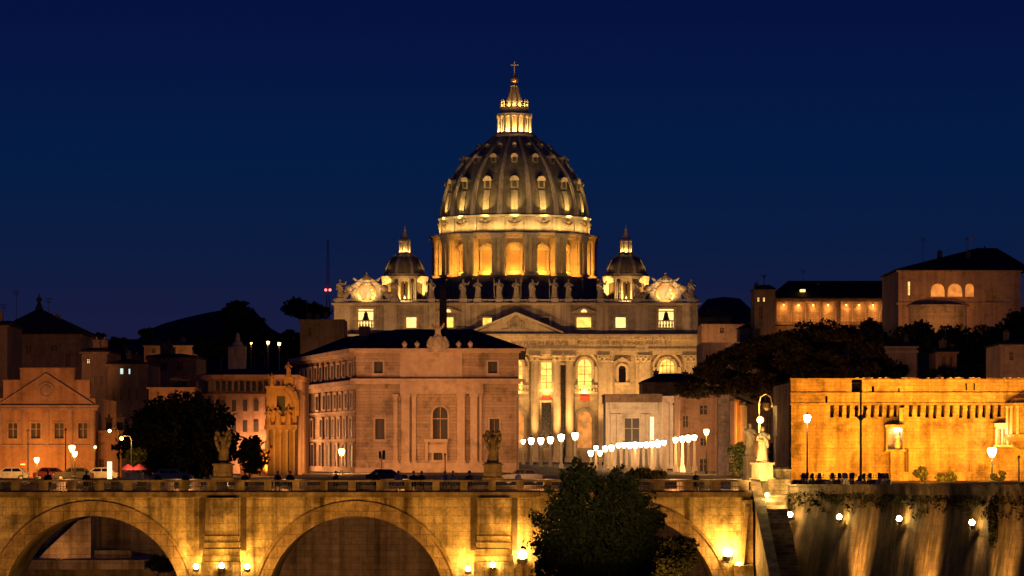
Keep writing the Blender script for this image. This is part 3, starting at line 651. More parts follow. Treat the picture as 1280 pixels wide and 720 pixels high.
# ------------------------------------------------------------------ the auditorium building
AD = 560.; C = (U(445,AD), AD); B = (U(368,624), 624.); XE = U(648.5, AD)
ln_ = sqrt((B[0]-C[0])**2+(B[1]-C[1])**2); u = ((B[0]-C[0])/ln_, (B[1]-C[1])/ln_); n_ = (-u[1], u[0])
az = lambda py: Z(py, AD); ax = lambda px: U(px, AD)
aud = thing('auditorium_building', 'brown stone block with dark hipped roof, columned front and arched window', 'building', ((C[0]+XE)/2, 590, 0))
zt = az(438.5)
wb = MB(); t = 1.5/u[1]
wb.prismz([(C[0]+u[0]*t,AD+1.5),(XE,AD+1.5),(XE,626),(B[0],626)], 0, zt)
fh = [(ax(541),ax(557)+.3,az(549.5),az(508.5)),(ax(469),ax(480.5),az(549),az(523.5)),(ax(612),ax(624),az(549),az(523.5)),(ax(467.5),ax(478.5),az(466.5),az(452)),(ax(610),ax(621.5),az(466.5),az(452)),(ax(542),ax(553),az(575),az(566))]
wb.holes(C[0], XE, 0, zt, AD, AD+1.5, fh)
wb.spandrel(fh[0][0], fh[0][1], fh[0][3]-(fh[0][1]-fh[0][0])/2, fh[0][3], AD, AD+1.2)
obj('walls', wb, M['audi'], aud)
for i, h in enumerate(fh):
    fr = MB(); x0,x1,z0,z1 = h
    if i: fr.box(x0-.25,x0-.002,AD-.12,AD+.1,z0-.2,z1+.25); fr.box(x1+.002,x1+.25,AD-.12,AD+.1,z0-.2,z1+.25); fr.box(x0-.25,x1+.25,AD-.13,AD+.1,z1+.002,z1+.26); fr.box(x0-.35,x1+.35,AD-.2,AD+.1,z0-.35,z0-.002)
    else:
        r = (x1-x0)/2; fr.ring((x0+x1)/2, z1-r, r+.002, r+.28, AD-.12, AD+.1); fr.box(x0-.28,x0-.002,AD-.12,AD+.1,z0,z1-r); fr.box(x1+.002,x1+.28,AD-.12,AD+.1,z0,z1-r)
        fr.box(x0,x1,AD+.6,AD+.9,az(524),az(522.6))
    fo = obj('window', fr, M['audit'], aud)
    pn = MB(); pn.box(x0,x1,AD+1.0,AD+1.1,z0,z1); obj('pane', pn, M['shutter'], fo)
    mu = MB(); mu.box((x0+x1)/2-.05,(x0+x1)/2+.05,AD+.9,AD+.99,z0,z1); obj('glazing_bar', mu, M['audit'] if i in (0,2) else M['wood'], fo)
bl = MB(); x0, x1 = ax(530), ax(560); bl.box(x0,x1,AD-1.0,AD-.002,az(552.5),az(550)); bl.box(x0,x1,AD-1.0,AD-.8,az(549.9),az(548.6))
for q in range(14): xx = x0+(x1-x0)*(q+.5)/14; bl.box(xx-.05,xx+.05,AD-.95,AD-.85,az(550),az(548.7))
bl.box(ax(531.5),ax(535),AD-.7,AD-.003,az(576),az(552.6)); bl.box(ax(556),ax(559),AD-.7,AD-.003,az(576),az(552.6)); bl.box(ax(535),ax(556),AD-.3,AD-.004,az(566),az(556))
obj('balcony', bl, M['audit'], aud)
for p0, p1, pr in ((502,512,1.0),(515,520,.35),(571.5,581,1.0),(588,596.5,1.0),(599,602,.5),(492,497,.5)):
    cm = MB(); cm.box(ax(p0),ax(p1),AD-pr,AD-.002,az(576),az(496)); cm.box(ax(p0)-.15,ax(p1)+.15,AD-pr-.15,AD-.003,az(495.9),az(492.5)); cm.box(ax(p0)-.15,ax(p1)+.15,AD-pr-.15,AD-.003,az(579),az(576.1)); obj('pilaster', cm, M['audit'], aud)
tr = MB()
tr.box(ax(500),ax(604),AD-1.1,AD-.005,az(492.4),az(480)); tr.box(C[0]-.3,XE+.3,AD-1.15,AD-.002,az(479.9),az(477)); tr.box(C[0]-.8,XE+.8,AD-1.5,AD-.003,az(476.9),az(473.5))
tr.box(ax(500),ax(578),AD-.2,AD-.002,az(473.4),az(441)); tr.box(C[0]-.3,XE+.3,AD-.4,AD-.004,az(441),az(439)); tr.box(C[0]-1,XE+1,AD-1.2,AD,az(438.9),az(435.8))
tr.box(C[0]-.1,XE,AD-1.4,AD-.006,0,az(585)); tr.box(ax(480),XE,AD-.9,AD-.006,az(584.9),az(578.5))
for q in range(7): xx = C[0]+(XE-C[0])*(q+.5)/7; tr.box(xx-.06,xx+.06,AD-.95,AD-.9,az(584),az(579))
# left flank trim
for z0, z1, pr in ((12.9,13.6,.35),(13.62,14.25,.8),(18.0,zt-.3,.3),(zt-.29,zt+.35,1.0),(9.3,9.6,.15),(4.9,5.2,.2),(0,.8,.4)): tr.obox(C, u, n_, .2, ln_, -.01, pr, z0, z1)
obj('cornice', tr, M['audit'], aud)
def tpx(p): k = (p-640)/F; return (k*C[1]-C[0])/(u[0]-k*u[1])
def flank(pxs, wpx, z0, z1, mat='shutter', frame=True):
    for p in pxs:
        t0, t1 = sorted((tpx(p-wpx/2), tpx(p+wpx/2)))
        fr = MB(); g = .35
        for a, b, c, d in ((t0-g,t0,z0-g,z1+g),(t1,t1+g,z0-g,z1+g),(t0,t1,z1,z1+g),(t0,t1,z0-g,z0)): fr.obox(C, u, n_, a, b, -.01, .16, c, d)
        fo = obj('window', fr, M['audit'], aud); pn = MB(); pn.obox(C, u, n_, t0, t1, -.01, .03, z0, z1); obj('pane', pn, M[mat], fo)
flank([377.5,383,388.5,395,401.5,408.5,416,423.5,430.5,438.5], 3.0, 14.95, 17.0)
flank([379,384,397,406,412,419.5,426,433.5,440], 3.0, 10.1, 12.3)
flank([379,384,390,402,410,417,424.5,432,439.5], 2.8, 5.6, 8.4)
flank([381,391,401,411,421,431,440], 3.2, .9, 4.3)
rf = MB(); ev = zt+.36
A0 = (C[0]-1.2,AD-1.4); A1 = (XE+1.2,AD-1.4); A2 = (XE+1.2,628); A3 = (B[0]-1.4,628)
rp = [(U(497,588),588),(U(590,588),588),(U(560,606),606),(U(430,612),612)]
zr = Z(411.5,588)
rf.add([(*A0,ev),(*A1,ev),(*A2,ev),(*A3,ev),(*rp[0],zr),(*rp[1],zr),(*rp[2],zr),(*rp[3],zr-.6)], [(0,1,5,4),(1,2,6,5),(2,3,7,6),(3,0,4,7),(4,5,6,7),(3,2,1,0)])
obj('roof', rf, M['tile'], aud)
ch = MB(); ch.box(U(449,585),U(462,585),584,588,zr-3,Z(408,585)); obj('chimney', ch, M['dplaster'], aud)
# carved crest and finials on the parapet
cr_ = MB(); cxx = ax(547.5); y = AD-.9
cr_.box(ax(534),ax(561),AD-1.3,AD-.3,az(440.2),az(437.5)); cr_.lathe(cxx, y, [(1.15,az(437.5)),(1.35,az(433)),(1.3,az(428)),(.95,az(423)),(.5,az(418)),(.42,az(413.5)),(.55,az(411)),(.35,az(408.5)),(.28,az(405.5)),(.1,az(402.5))], 16, sy=.5)
cr_.ball((cxx,y-.5,az(428)), .75, sy=.35, sz=1.3)
for s in (-1,1): cr_.path([(cxx+s*.3,y,az(411)),(cxx+s*.8,y,az(408)),(cxx+s*.95,y,az(404))],[.2,.22,.1]); cr_.path([(cxx+s*1.2,y,az(437)),(cxx+s*1.55,y,az(430)),(cxx+s*1.0,y,az(421))],[.35,.3,.2])
obj('carved_crest', cr_, M['relief'], aud)
for p in (506,521.5,573.5,588):
    fm = MB(); fm.lathe(ax(p), AD-.8, [(.35,az(436)),(.4,az(434.5)),(.2,az(434)),(.42,az(431)),(.4,az(429)),(.15,az(427)),(.03,az(426))], 10); obj('finial', fm, M['audit'], aud)

# ------------------------------------------------------------------ houses by photo rectangles at their own distance
def house(label, cat, D, depth, px0, px1, ptop, mat, roof=None, windows=(), bands=(), name='house', pbase=None, wmat='shutter', frame=None, chimneys=(), rmat='tile'):
    r = thing(name, label, cat, ((U(px0,D)+U(px1,D))/2, D, 0))
    zb = 0 if pbase is None else Z(pbase, D)
    x0, x1, z1 = U(px0,D), U(px1,D), Z(ptop,D)
    hs = [(U(a,D),U(b,D),Z(d,D),Z(c,D)) for a,b,c,d,*_ in windows]
    wl = MB(); wl.holes(x0,x1,zb,z1,D,D+.6,hs); wl.box(x0,x1,D+1.4,D+depth,zb,z1); wl.box(x0,x0+.3,D+.6,D+1.4,zb,z1); wl.box(x1-.3,x1,D+.6,D+1.4,zb,z1)
    for w_, h in zip(windows, hs):
        if len(w_) > 5 and w_[5] == 'arch': wl.spandrel(h[0],h[1],h[3]-(h[1]-h[0])/2,h[3],D,D+.6)
    obj('walls', wl, mat, r)
    for w_, (a,b,c,d) in zip(windows, hs):
        k = w_[4] if len(w_) > 4 and w_[4] else wmat
        fr = MB(); g = min(.3, (b-a)*.2)
        fr.box(a-g,b+g,D-.12,D+.05,c-g,c-.002); 
        if not (len(w_) > 5 and w_[5] == 'arch'): fr.box(a-g,a-.002,D-.08,D+.05,c,d); fr.box(b+.002,b+g,D-.08,D+.05,c,d); fr.box(a-g,b+g,D-.1,D+.05,d+.002,d+g)
        fo = obj('window', fr, frame or mat, r); pn = MB(); pn.box(a,b,D+.42,D+.5,c,d); obj('pane', pn, M[k], fo)
        if k in ('shutter','gold_pale'): mu = MB(); mu.box((a+b)/2-.07,(a+b)/2+.07,D+.3,D+.41,c,d); mu.box(a,b,D+.31,D+.4,c+(d-c)*.62-.05,c+(d-c)*.62+.05); obj('glazing_bars', mu, frame or mat, fo)
    if bands:
        bm = MB()
        for py0, py1, pr in bands: bm.box(x0-pr,x1+pr,D-pr,D-.002,Z(py1,D),Z(py0,D))
        obj('cornice', bm, frame or mat, r)
    if roof:
        kind, pr, ra, rb, rt = roof
        rm = MB(); rm.hip(U(pr[0],D),U(pr[1],D),D-.6,D+depth+.6,z1+.3,Z(rt,D+depth/2),U(ra,D+depth/2),U(rb,D+depth/2)); obj('roof', rm, M[rmat], r)
    rh = random.Random(label); top = Z(roof[4], D+depth/2) if roof else z1
    for q in range(rh.choice((1,2,2,3))):
        cxm = x0+(x1-x0)*rh.uniform(.12,.88); w2 = rh.uniform(.35,.7); yy = D+depth*rh.uniform(.25,.5); cm = MB(); zt_ = z1+(top-z1)*.55+rh.uniform(.8,1.8)
        cm.box(cxm-w2,cxm+w2,yy-.4,yy+.4,z1-.2,zt_); cm.box(cxm-w2-.12,cxm+w2+.12,yy-.52,yy+.52,zt_+.002,zt_+.16); cm.box(cxm-.15,cxm+.15,yy-.15,yy+.15,zt_+.163,zt_+.6); obj('chimney', cm, M['dplaster'], r)
    for q in range(rh.choice((0,1,1,2))):
        cxm = x0+(x1-x0)*rh.uniform(.1,.9); yy = D+depth*.4; am = MB(); zt_ = top+rh.uniform(1.5,3.2); am.tube((cxm,yy,z1),(cxm,yy,zt_),.06,.05,5)
        for k_ in range(4): am.tube((cxm-.7+.12*k_,yy,zt_-.25*k_),(cxm+.7-.12*k_,yy,zt_-.25*k_),.035,.035,4)
        obj('aerial', am, M['iron'], r)
    if roof:
        em = MB(); em.box(x0-.35,x1+.35,D-.4,D-.003,z1-.28,z1+.02); obj('eaves', em, frame or mat, r)
    for c0, c1, ct, cb in chimneys:
        cm = MB(); cm.box(U(c0,D),U(c1,D),D+depth*.4,D+depth*.4+1.2,Z(cb,D)-1,Z(ct,D)); obj('chimney', cm, M['dplaster'], r)
    return r

# portico building by the avenue
PD = 690.
po = house('pale portico with dark cornice beside the row of avenue lamps', 'building', PD, 18, 757, 846, 503, M['travp'], windows=[(781,799,523,556,'shutter')], name='portico_building')
mb = MB(); mb.pbox(756,827,494,502.8,PD,20,.9); mb.pbox(755,828,492.5,493.9,PD,20,1.4); obj('roof_parapet', mb, M['dplaster'], po)
mb = MB(); mb.pbox(762,822,503,511,PD,.5,.8); mb.pbox(762,822,511.1,517,PD,.5,.5); obj('entablature', mb, M['travp'], po)
for a, b in ((763,769),(771,778),(801,806),(808,811)):
    mb = MB(); mb.pbox(a,b,517.1,600,PD,.5,.6); mb.pbox(a-.6,b+.6,517.2,520,PD,.5,.8); obj('pilaster', mb, M['travp'], po)
mb = MB(); mb.pbox(826,846,495,503,PD,12,.3); mb.pbox(829,836,503,600,PD,.4,.5); obj('side_pier', mb, M['audit'], po)
mb = MB(); mb.pbox(847,852,498,600,PD,9,-6); obj('rear_wall', mb, M['audi'], po)
house('brown house with low dark hipped roof above the portico', 'house', 790., 20, 803, 872, 478, M['dplaster'], roof=('hip',(802,873),826,860,466.5), windows=[(806,809,480,490)])
house('plain brown house with small dark windows beside the umbrella pine', 'house', 600., 22, 850, 906, 493, M['plaster2'], roof=('hip',(849,907),862,895,482), windows=[(875,884,507,518),(876,883,548,557),(854,860,520,534),(875,884,574,590)], bands=((497,500,.3),))
house('tan stone wing standing right behind the avenue lamps', 'house', 650., 14, 846, 872, 505, M['audi'], roof=('hip',(845,873),855,864,500), windows=[(852,856,540,552)], bands=((508,511,.3),))
mb = MB(); GD = 480.
for k in range(9): mb.pbox(897.5,911.5,496+k*12,506.5+k*12,GD,1.5,.05*(k%2))
mb.pbox(896.5,912.5,494,496,GD,1.6,.2); mb.pbox(898.2,911,496,606,GD,1.3,-.1)
single('tall_pier', mb, stone('mottled_stone', (.44,.33,.27), .5, .5, bump=.8, big=1.2), 'tall pinkish mottled masonry pier under the umbrella pine', 'pier')
house('narrow yellow lit house end between pier and statues', 'house', 520., 16, 921, 932, 500, M['plaster'], roof=('hip',(920,933),925,929,497))
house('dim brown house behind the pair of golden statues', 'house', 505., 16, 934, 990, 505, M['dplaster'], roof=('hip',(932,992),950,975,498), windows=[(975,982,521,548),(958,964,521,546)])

# ------------------------------------------------------------------ castle bastion on the right
KD = 400.; kx = lambda p: U(p,KD); kz = lambda p: Z(p,KD)
kas = thing('castle_bastion', 'castle bastion wall floodlit bright orange with a row of corbels', 'castle wall', (kx(1140), KD, 0))
sl = [1040,1050.5,1060,1070.5,1080.5,1090.5,1100.5,1110,1119,1127.5,1138,1148.5,1159,1168.5,1178.5,1189,1201,1211,1221,1230,1239.5,1249]
wh = [(kx(s_-2.3),kx(s_+2.1),kz(522.5+R.uniform(-1.5,1)),kz(506.6)) for s_ in sl]
wm = MB(); wm.holes(kx(988),kx(1345),0,kz(506),KD,KD+1.6,wh); wm.box(kx(988),kx(1345),KD+1.7,KD+26,0,kz(478)); wm.box(kx(988),kx(989),KD,KD+1.7,0,kz(506)); 
obj('bastion_wall', wm, M['castle'], kas)
bk = MB(); bk.box(kx(1036),kx(1255),KD+1.61,KD+1.68,kz(526),kz(506.2)); obj('slot_shade_backs', bk, M['shade_dark'], kas)  # dark backing painted in for the shade inside the slots
pm = MB(); nh = [(kx(1064),kx(1077),kz(491),kz(474)),(kx(1089),kx(1092),kz(491),kz(483)),(kx(1122),kx(1124),kz(491),kz(485)),(kx(1206),kx(1208),kz(488),kz(479)),(kx(1216),kx(1218),kz(488),kz(479)),(kx(1031),kx(1034),kz(503),kz(495))]
pm.holes(kx(988),kx(1345),kz(505.9),kz(474.5),KD-.55,KD+1.2,nh); rk = random.Random(3); [pm.box(kx(1063+q*3.52),kx(1063+q*3.52+3.4),KD-.5+rk.uniform(0,.1),KD+1.1,kz(474.4),kz(472.2+rk.uniform(-.5,1.3))) for q in range(80)]; pm.box(kx(987),kx(1345),KD-.75,KD-.552,kz(492.5),kz(490.5)); pm.box(kx(987),kx(1345),KD-.7,KD-.552,kz(505.8),kz(504)); pm.box(kx(987),kx(1062),KD-.75,KD+1.2,kz(474.4),kz(473))
obj('parapet', pm, M['castle'], kas)
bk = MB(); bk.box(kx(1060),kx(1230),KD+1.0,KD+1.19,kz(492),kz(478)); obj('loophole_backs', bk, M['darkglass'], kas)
for a, b in zip(sl[:-1], sl[1:]):
    cm = MB(); xa, xb = kx(a+2.4), kx(b-2.4)
    cm.prismz([(xa,KD-.53),(xb,KD-.53),(xb,KD-.002),(xa,KD-.002)], kz(511), kz(506.1)); cm.hexa([(xa,KD-.1,kz(518)),(xb,KD-.1,kz(518)),(xb,KD-.003,kz(518)),(xa,KD-.003,kz(518))],[(xa,KD-.5,kz(511.1)),(xb,KD-.5,kz(511.1)),(xb,KD-.003,kz(511.1)),(xa,KD-.003,kz(511.1))])
    obj('corbel', cm, M['castle'], kas)
bm = MB(); bm.box(kx(988),kx(1345),KD-.15,KD-.002,kz(562.5),kz(560.5)); bm.box(kx(988),kx(1345),KD-.5,KD-.003,0,kz(590)); obj('string_course', bm, M['castle'], kas)
for p in (1131.5,1134.5): 
    mb = MB(); mb.tube((kx(p),KD-.3,kz(602)),(kx(p),KD-.3,kz(561)),.1,.1,6); obj('drainpipe', mb, M['wood'], kas)
# bartizan at the corner
tu = MB(); tx = kx(1277); ty = KD-1.0
tu.lathe(tx, ty, [(.3,kz(562)),(1.1,kz(558)),(1.75,kz(552)),(2.0,kz(546)),(2.05,kz(543)),(1.7,kz(542.8)),(1.7,kz(508)),(2.0,kz(507.5)),(2.05,kz(504)),(1.5,kz(503.5)),(1.2,kz(498)),(.4,kz(493)),(.05,kz(490))], 20)
tur = obj('bartizan', tu, M['castle'], kas)
for k in range(7):
    a = radians(-75+25*k); mb = MB(); mb.lathe(tx+sin(a)*1.85, ty-cos(a)*1.85, [(.22,kz(542.7)),(.16,kz(541)),(.14,kz(511)),(.24,kz(507.6))], 8); obj('colonnette', mb, M['travp'], tur)
# small lit aedicule
mb = MB()
mb.pbox(1241,1263,529,533.5,KD,1.2,1.5); mb.pbox(1243,1261,533.6,536,KD,1.0,1.3); mb.pbox(1240,1264,556,558.5,KD,1.2,1.5)
for p in (1242.5,1249.5,1256.5): mb.pbox(p,p+2,536.1,555.9,KD,.5,1.3)
mb.pbox(1243,1262,536.1,555.9,KD,.3,.4)
obj('lit_aedicule', mb, M['travp'], kas)
point((kx(1250), KD-2.2, kz(541)), 200, (1,.65,.25), .15)
# guard box on the wall
gb = thing('guard_box', 'small cream shelter lit from inside, against the orange bastion wall', 'guard box', (kx(1117), KD-1.6, 0))
mb = MB(); mb.pbox(1104,1128,531,534.5,KD,2.2,2.6); mb.pbox(1105,1106.5,534.6,562,KD,2.2,2.5); mb.pbox(1125.5,1127.5,534.6,562,KD,2.2,2.5); mb.pbox(1104,1129,562,564.5,KD,2.3,2.6); mb.pbox(1122.5,1128.5,510,531,KD,.3,1.5); obj('shelter', mb, M['castle'], gb)
mb = MB(); mb.pbox(1111,1122,564.6,604,KD,1,2.0); obj('plinth', mb, M['castle'], gb)
mb = MB(); mb.pbox(1117,1123,535.5,539.5,KD,.5,1.8); obj('light_panel', mb, M['white_l'], gb)
mb = MB(); mb.lathe(kx(1120.5), KD-1.4, [(.3,kz(561.9)),(.35,kz(556)),(.2,kz(550)),(.3,kz(547)),(.12,kz(544)),(.16,kz(542)),(.02,kz(539.8))], 10); obj('bust', mb, M['marble'], gb)
point((kx(1114), KD-2.2, kz(540)), 40, (1,.6,.2), .1)
for p, pw in ((1000,13),(1048,20),(1100,24),(1155,25),(1205,22),(1262,20)): spot((kx(p), KD-17, .6), (kx(p), KD, 7.5), pw*680, (1,.37,.02), 95, .8, .4)
spot((kx(1120), KD-30, .6), (kx(1120), KD, 1), 15000, (1,.33,.02), 120, .9, .4)

# ------------------------------------------------------------------ palace on the hill at right
VD = 980.
wn = []
for a, b in ((971,988),(990,1006.5),(1008.5,1024.5),(1026.5,1044),(1051,1064.5),(1066.5,1081.5),(1083.5,1099),(1101,1117)): wn.append((a, b, 377, 402, 'loggia'))
M['loggia'] = stone('loggia_back_wall', (.42,.28,.17), .3, .4, (1.6,.6))
pal = house('long palace gallery with small lamps in each bay under a dark roof', 'palace', VD, 22, 968, 1124, 373, M['dplaster'], roof=('hip',(962,1126),985,1123,351), windows=wn, bands=((373.2,375,.5),(403,406,.4),(417,419,.3)), name='palace_gallery')
for k, w_ in enumerate(wn):
    mb = MB(); xx = U((w_[0]+w_[1])/2,VD); mb.ball((xx,VD-.15,Z(381.5,VD)),.17); obj('wall_lamp', mb, M['warm_l'], pal); point((xx,VD-.55,Z(385,VD)), 180, (1,.42,.09), .1); point((xx,VD-2.2,Z(399,VD)), 230, (1,.42,.09), .2)
    mb = MB(); mb.pbox(w_[1]+.35,w_[1]+1.3,376,402.5,VD,.3,.35); obj('pilaster', mb, M['audit'], pal)
mb = MB(); mb.pbox(1001,1007,361.5,364.5,VD,.6,-4); obj('skylight', mb, M['gold_pale'], pal)
house('square brown tower with small slit windows left of the palace gallery', 'tower', 970., 16, 943.5, 969, 362, M['dplaster'], roof=('hip',(942,970),952,962,356), windows=[(947,949,372,377,'gold_pale'),(954,956,372,377,'gold_pale'),(949,953,384,398)], name='brown_tower')
house('low pale house between basilica and brown tower', 'house', 985., 14, 925, 968, 410, M['plaster2'], roof=('hip',(924,969),935,958,404), windows=[(937,941,417,424),(950,954,417,424)])
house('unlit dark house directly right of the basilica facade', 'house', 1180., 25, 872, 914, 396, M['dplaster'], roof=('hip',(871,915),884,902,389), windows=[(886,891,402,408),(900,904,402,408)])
house('very dark flat roofed house right of the facade end', 'house', 1100., 25, 877, 944, 405, M['plaster2'], windows=[(900,905,410,416),(926,930,410,416)], bands=((405.1,407,.3),))
mb = MB(); mb.pbox(878,946,428,470,960.,30); single('garden_wall', mb, M['plaster2'], 'plain lit garden wall at the foot of the basilica', 'wall')
ED = 900.
ew = [(1163.5,1181,354.5,371,'amber_win','arch'),(1184.5,1203,354.5,371,'amber_win','arch'),(1206.5,1217.5,354.5,371,'amber_win','arch'),(1135,1137.5,352,369,'gold_pale'),(1232,1254,360,378,'loggia','arch')]
vil = house('hilltop villa with broad dark roof and three lit arched windows', 'villa', ED, 40, 1123, 1276, 338, M['plaster2'], roof=('hip',(1119,1290),1222,1246,310), windows=ew, bands=((338.2,340,.5),(378,381,.5)), name='villa')
mb = MB(); mb.lathe(U(1172,ED), ED+6, [(9.5,Z(418,ED)),(9.5,Z(384,ED)),(10,Z(383,ED)),(10,Z(381.2,ED))], 24); obj('curved_terrace', mb, M['audi'], vil)
mb = MB(); mb.tube((U(1227.5,ED),ED+20,Z(312,ED)),(U(1227.5,ED),ED+20,Z(292,ED)),.25,.12,6); mb.ball((U(1227.5,ED),ED+20,Z(291,ED)),.35); obj('roof_mast', mb, M['paint'], vil)
mb = MB(); mb.tube((U(1241,ED),ED+20,Z(312,ED)),(U(1244.5,ED),ED+20,Z(302,ED)),.35,.2,6); obj('roof_vent', mb, M['iron'], vil)
spot((U(1150,ED), ED-22, Z(425,ED)), (U(1150,ED), ED, Z(385,ED)), 6500, (1,.42,.10), 80, .8); spot((U(1215,ED), ED-25, Z(415,ED)), (U(1200,ED), ED, Z(365,ED)), 4000, (1,.42,.10), 80, .8)
spot((U(955,ED), 945, 26), (U(955,ED), 970, 45), 3500, (1,.5,.2), 80, .8); spot((U(1050,ED), 945, 26), (U(1050,ED), 980, 40), 6000, (1,.5,.2), 110, .8)
for a in ('pink house with columned front half hidden by the pines',):
    house(a, 'house', 700., 14, 1101, 1146, 433, M['plaster2'], roof=('hip',(1100,1148),1112,1136,428), windows=[(1112,1115,447,462),(1124,1127,447,462)], bands=((438,441,.3),), frame=M['audit'])
house('ochre house with tall shutters glimpsed between dark trees', 'house', 690., 14, 1172, 1196, 440, M['plaster'], roof=('hip',(1170,1198),1178,1190,434), windows=[(1178,1181,446,460),(1187,1190,446,460)])
house('rough brown house at the frame edge above the bastion', 'house', 640., 20, 1251, 1300, 431, M['plaster2'], roof=('hip',(1249,1302),1262,1290,424), windows=[(1262,1266,440,450)])
spot((U(1150,650), 640, 6), (U(1150,650), 690, 22), 2600, (1,.5,.2), 100, .8); spot((U(1262,620), 615, 10), (U(1262,620), 640, 20), 3500, (1,.5,.15), 100, .8)

# ------------------------------------------------------------------ the left bank
QD = 450.; 
ch_ = house('salmon church front with stepped gable and pediment relief', 'church', QD, 24, -6, 119, 498, M['plaster'], windows=[(10.5,21.5,529,548),(39,50.5,529,548),(68.5,79.5,529,548),(98,109,529,548),(104,113,577,600)], bands=((510,513,.35),(506.5,509.5,.5),(556,558.5,.25)), name='church_front', frame=M['plaster2'])
mb = MB(); qx = lambda p: U(p,QD); qz = lambda p: Z(p,QD)
mb.box(qx(4),qx(112),QD+.002,QD+1.4,qz(497.9),qz(476)); mb.box(qx(25),qx(93),QD+.004,QD+1.4,qz(475.9),qz(461)); mb.box(qx(24),qx(94),QD-.15,QD+1.5,qz(460.9),qz(459.7)); mb.box(qx(3),qx(24.9),QD-.15,QD+1.5,qz(475.9),qz(474.8)); mb.box(qx(93.1),qx(113),QD-.15,QD+1.5,qz(475.9),qz(474.8))
obj('stepped_gable', mb, M['plaster'], ch_)
mb = MB()
for s in (-1,1): mb.prism([(qx(58+s*58),qz(504)),(qx(58+s*58),qz(506.2)),(qx(58),qz(470)),(qx(58),qz(466.5))][::s], QD-.35, QD-.01)
mb.ring(qx(58), qz(488), 0.75, 1.0, QD-.2, QD-.004, 0, 2*pi, 20); mb.ball((qx(58),QD-.05,qz(488)),.7,sy=.25)
obj('gable_pediment', mb, M['plaster2'], ch_)
for p in (1,30,59,88.5,115): 
    mb = MB(); mb.pbox(p-2.5,p+2.5,513.2,555.8,QD,.3,.18); obj('pilaster', mb, M['plaster2'], ch_)
mb = MB(); mb.pbox(-6,119,558.8,604,QD,.3,.12); obj('ground_floor', mb, M['plaster'], ch_)
house('low salmon annexe beside the stepped church front', 'house', 452., 16, 119.5, 152, 539.5, M['plaster'], windows=[(124,130,574,588),(139,144,556,563)], bands=((538,541,.3),))
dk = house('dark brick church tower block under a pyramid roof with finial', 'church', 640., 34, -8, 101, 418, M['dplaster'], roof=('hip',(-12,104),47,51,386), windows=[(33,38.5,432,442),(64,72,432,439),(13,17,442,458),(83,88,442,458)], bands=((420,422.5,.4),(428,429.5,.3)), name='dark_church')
mb = MB(); D_=657.; mb.lathe(U(49,D_), D_, [(.8,Z(388,D_)),(.5,Z(382,D_)),(.25,Z(378,D_)),(.55,Z(375,D_)),(.55,Z(373.5,D_)),(.12,Z(371,D_)),(.08,Z(366.5,D_))], 10); obj('finial', mb, M['iron'], dk)
house('low house roof at the left frame edge', 'house', 600., 18, -40, 9, 407, M['dplaster'], roof=('hip',(-45,12),-30,14,401), windows=[(-4,-1,411,417,'gold_pale')])
mid = [('tall dim house with one small lit window', 102, 134, 440, 560., [(109,112,449,454,'gold_pale'),(118,121,470,482),(126,129,470,482)]),
       ('brown house with two pale bluish lit windows', 134, 184, 466, 540., [(150,154,460.5,467.5,'blue_win'),(160.5,162.8,461,467.5,'blue_win'),(141,144,486,500),(150,153,486,500),(160,163,486,500),(170,173,486,500)]),
       ('very dark flat house behind the big dark tree', 184, 245, 447, 600., [(200,209,453,463),(222,228,453,463)])]
for l, a, b, t, D_, wi in mid:
    t2 = min(t, min(x[2] for x in wi)-5)
    house(l, 'house', D_, 20, a, b, t2, M['dplaster'], roof=('hip',(a-1,b+1),a+(b-a)*.3,a+(b-a)*.7,t2-5), windows=wi, bands=((t2+.5,t2+2.5,.3),))
house('orange lit house wall glowing above the dark tree', 'house', 520., 12, 186, 243, 484, M['plaster'], windows=[(196,199,490,498),(212,215,490,498),(228,231,490,498)], bands=((484.2,486,.3),))
house('far dim house row on the hillside with orange wall', 'house', 1100., 20, 180, 240, 432, M['plaster'], roof=('hip',(178,242),192,228,427), windows=[(190,194,436,441),(214,218,436,441)], bands=())
mo = MB(); D_ = 800.; mo.lathe(U(297,D_), D_, [(2.0,Z(447,D_)),(2.0,Z(433,D_)),(1.3,Z(432,D_)),(1.0,Z(428,D_)),(.6,Z(426,D_)),(.5,Z(420,D_)),(.2,Z(416,D_))], 12); mo.box(U(286,D_),U(307,D_),D_-1.8,D_+1.8,0,Z(434.5,D_))
single('monument', mo, M['plaster2'], 'small dim monument on a square base below the cedar', 'monument')
# rounded apartment house
RD = 530.; rx_ = lambda p: U(p,RD); rz = lambda p: Z(p,RD)
ro = thing('apartment_house', 'dim apartment house with curved corner and strip of top windows', 'building', (rx_(300), RD, 0))
cv = [(rx_(240),RD+9),(rx_(243),RD+5),(rx_(252),RD+2),(rx_(266),RD+.5),(rx_(292),RD),(rx_(372),RD+1),(rx_(372),RD+30),(rx_(240),RD+30)]
mb = MB(); mb.prismz(cv, 0, rz(492)); obj('walls', mb, M['plaster2'], ro)
c2 = [((x-rx_(306))*.985+rx_(306), y+.8) for x, y in cv]; mb = MB(); mb.prismz(c2, rz(491.9), rz(474)); obj('top_storey', mb, M['plaster2'], ro)
c3 = [((x-rx_(306))*1.02+rx_(306), y-.9) for x, y in cv]; mb = MB(); mb.prismz(c3, rz(473.9), rz(468.5)); mb.prismz([((x-rx_(306))*1.01+rx_(306), y-.5) for x, y in cv], rz(494), rz(492.1)); obj('cornice', mb, M['plaster'], ro)
mb = MB(); mb.prismz(c3, rz(468.4), rz(459), [(rx_(306)+(x-rx_(306))*.4, RD+15+(y-RD-15)*.3) for x, y in c3]); obj('roof', mb, M['tile'], ro)
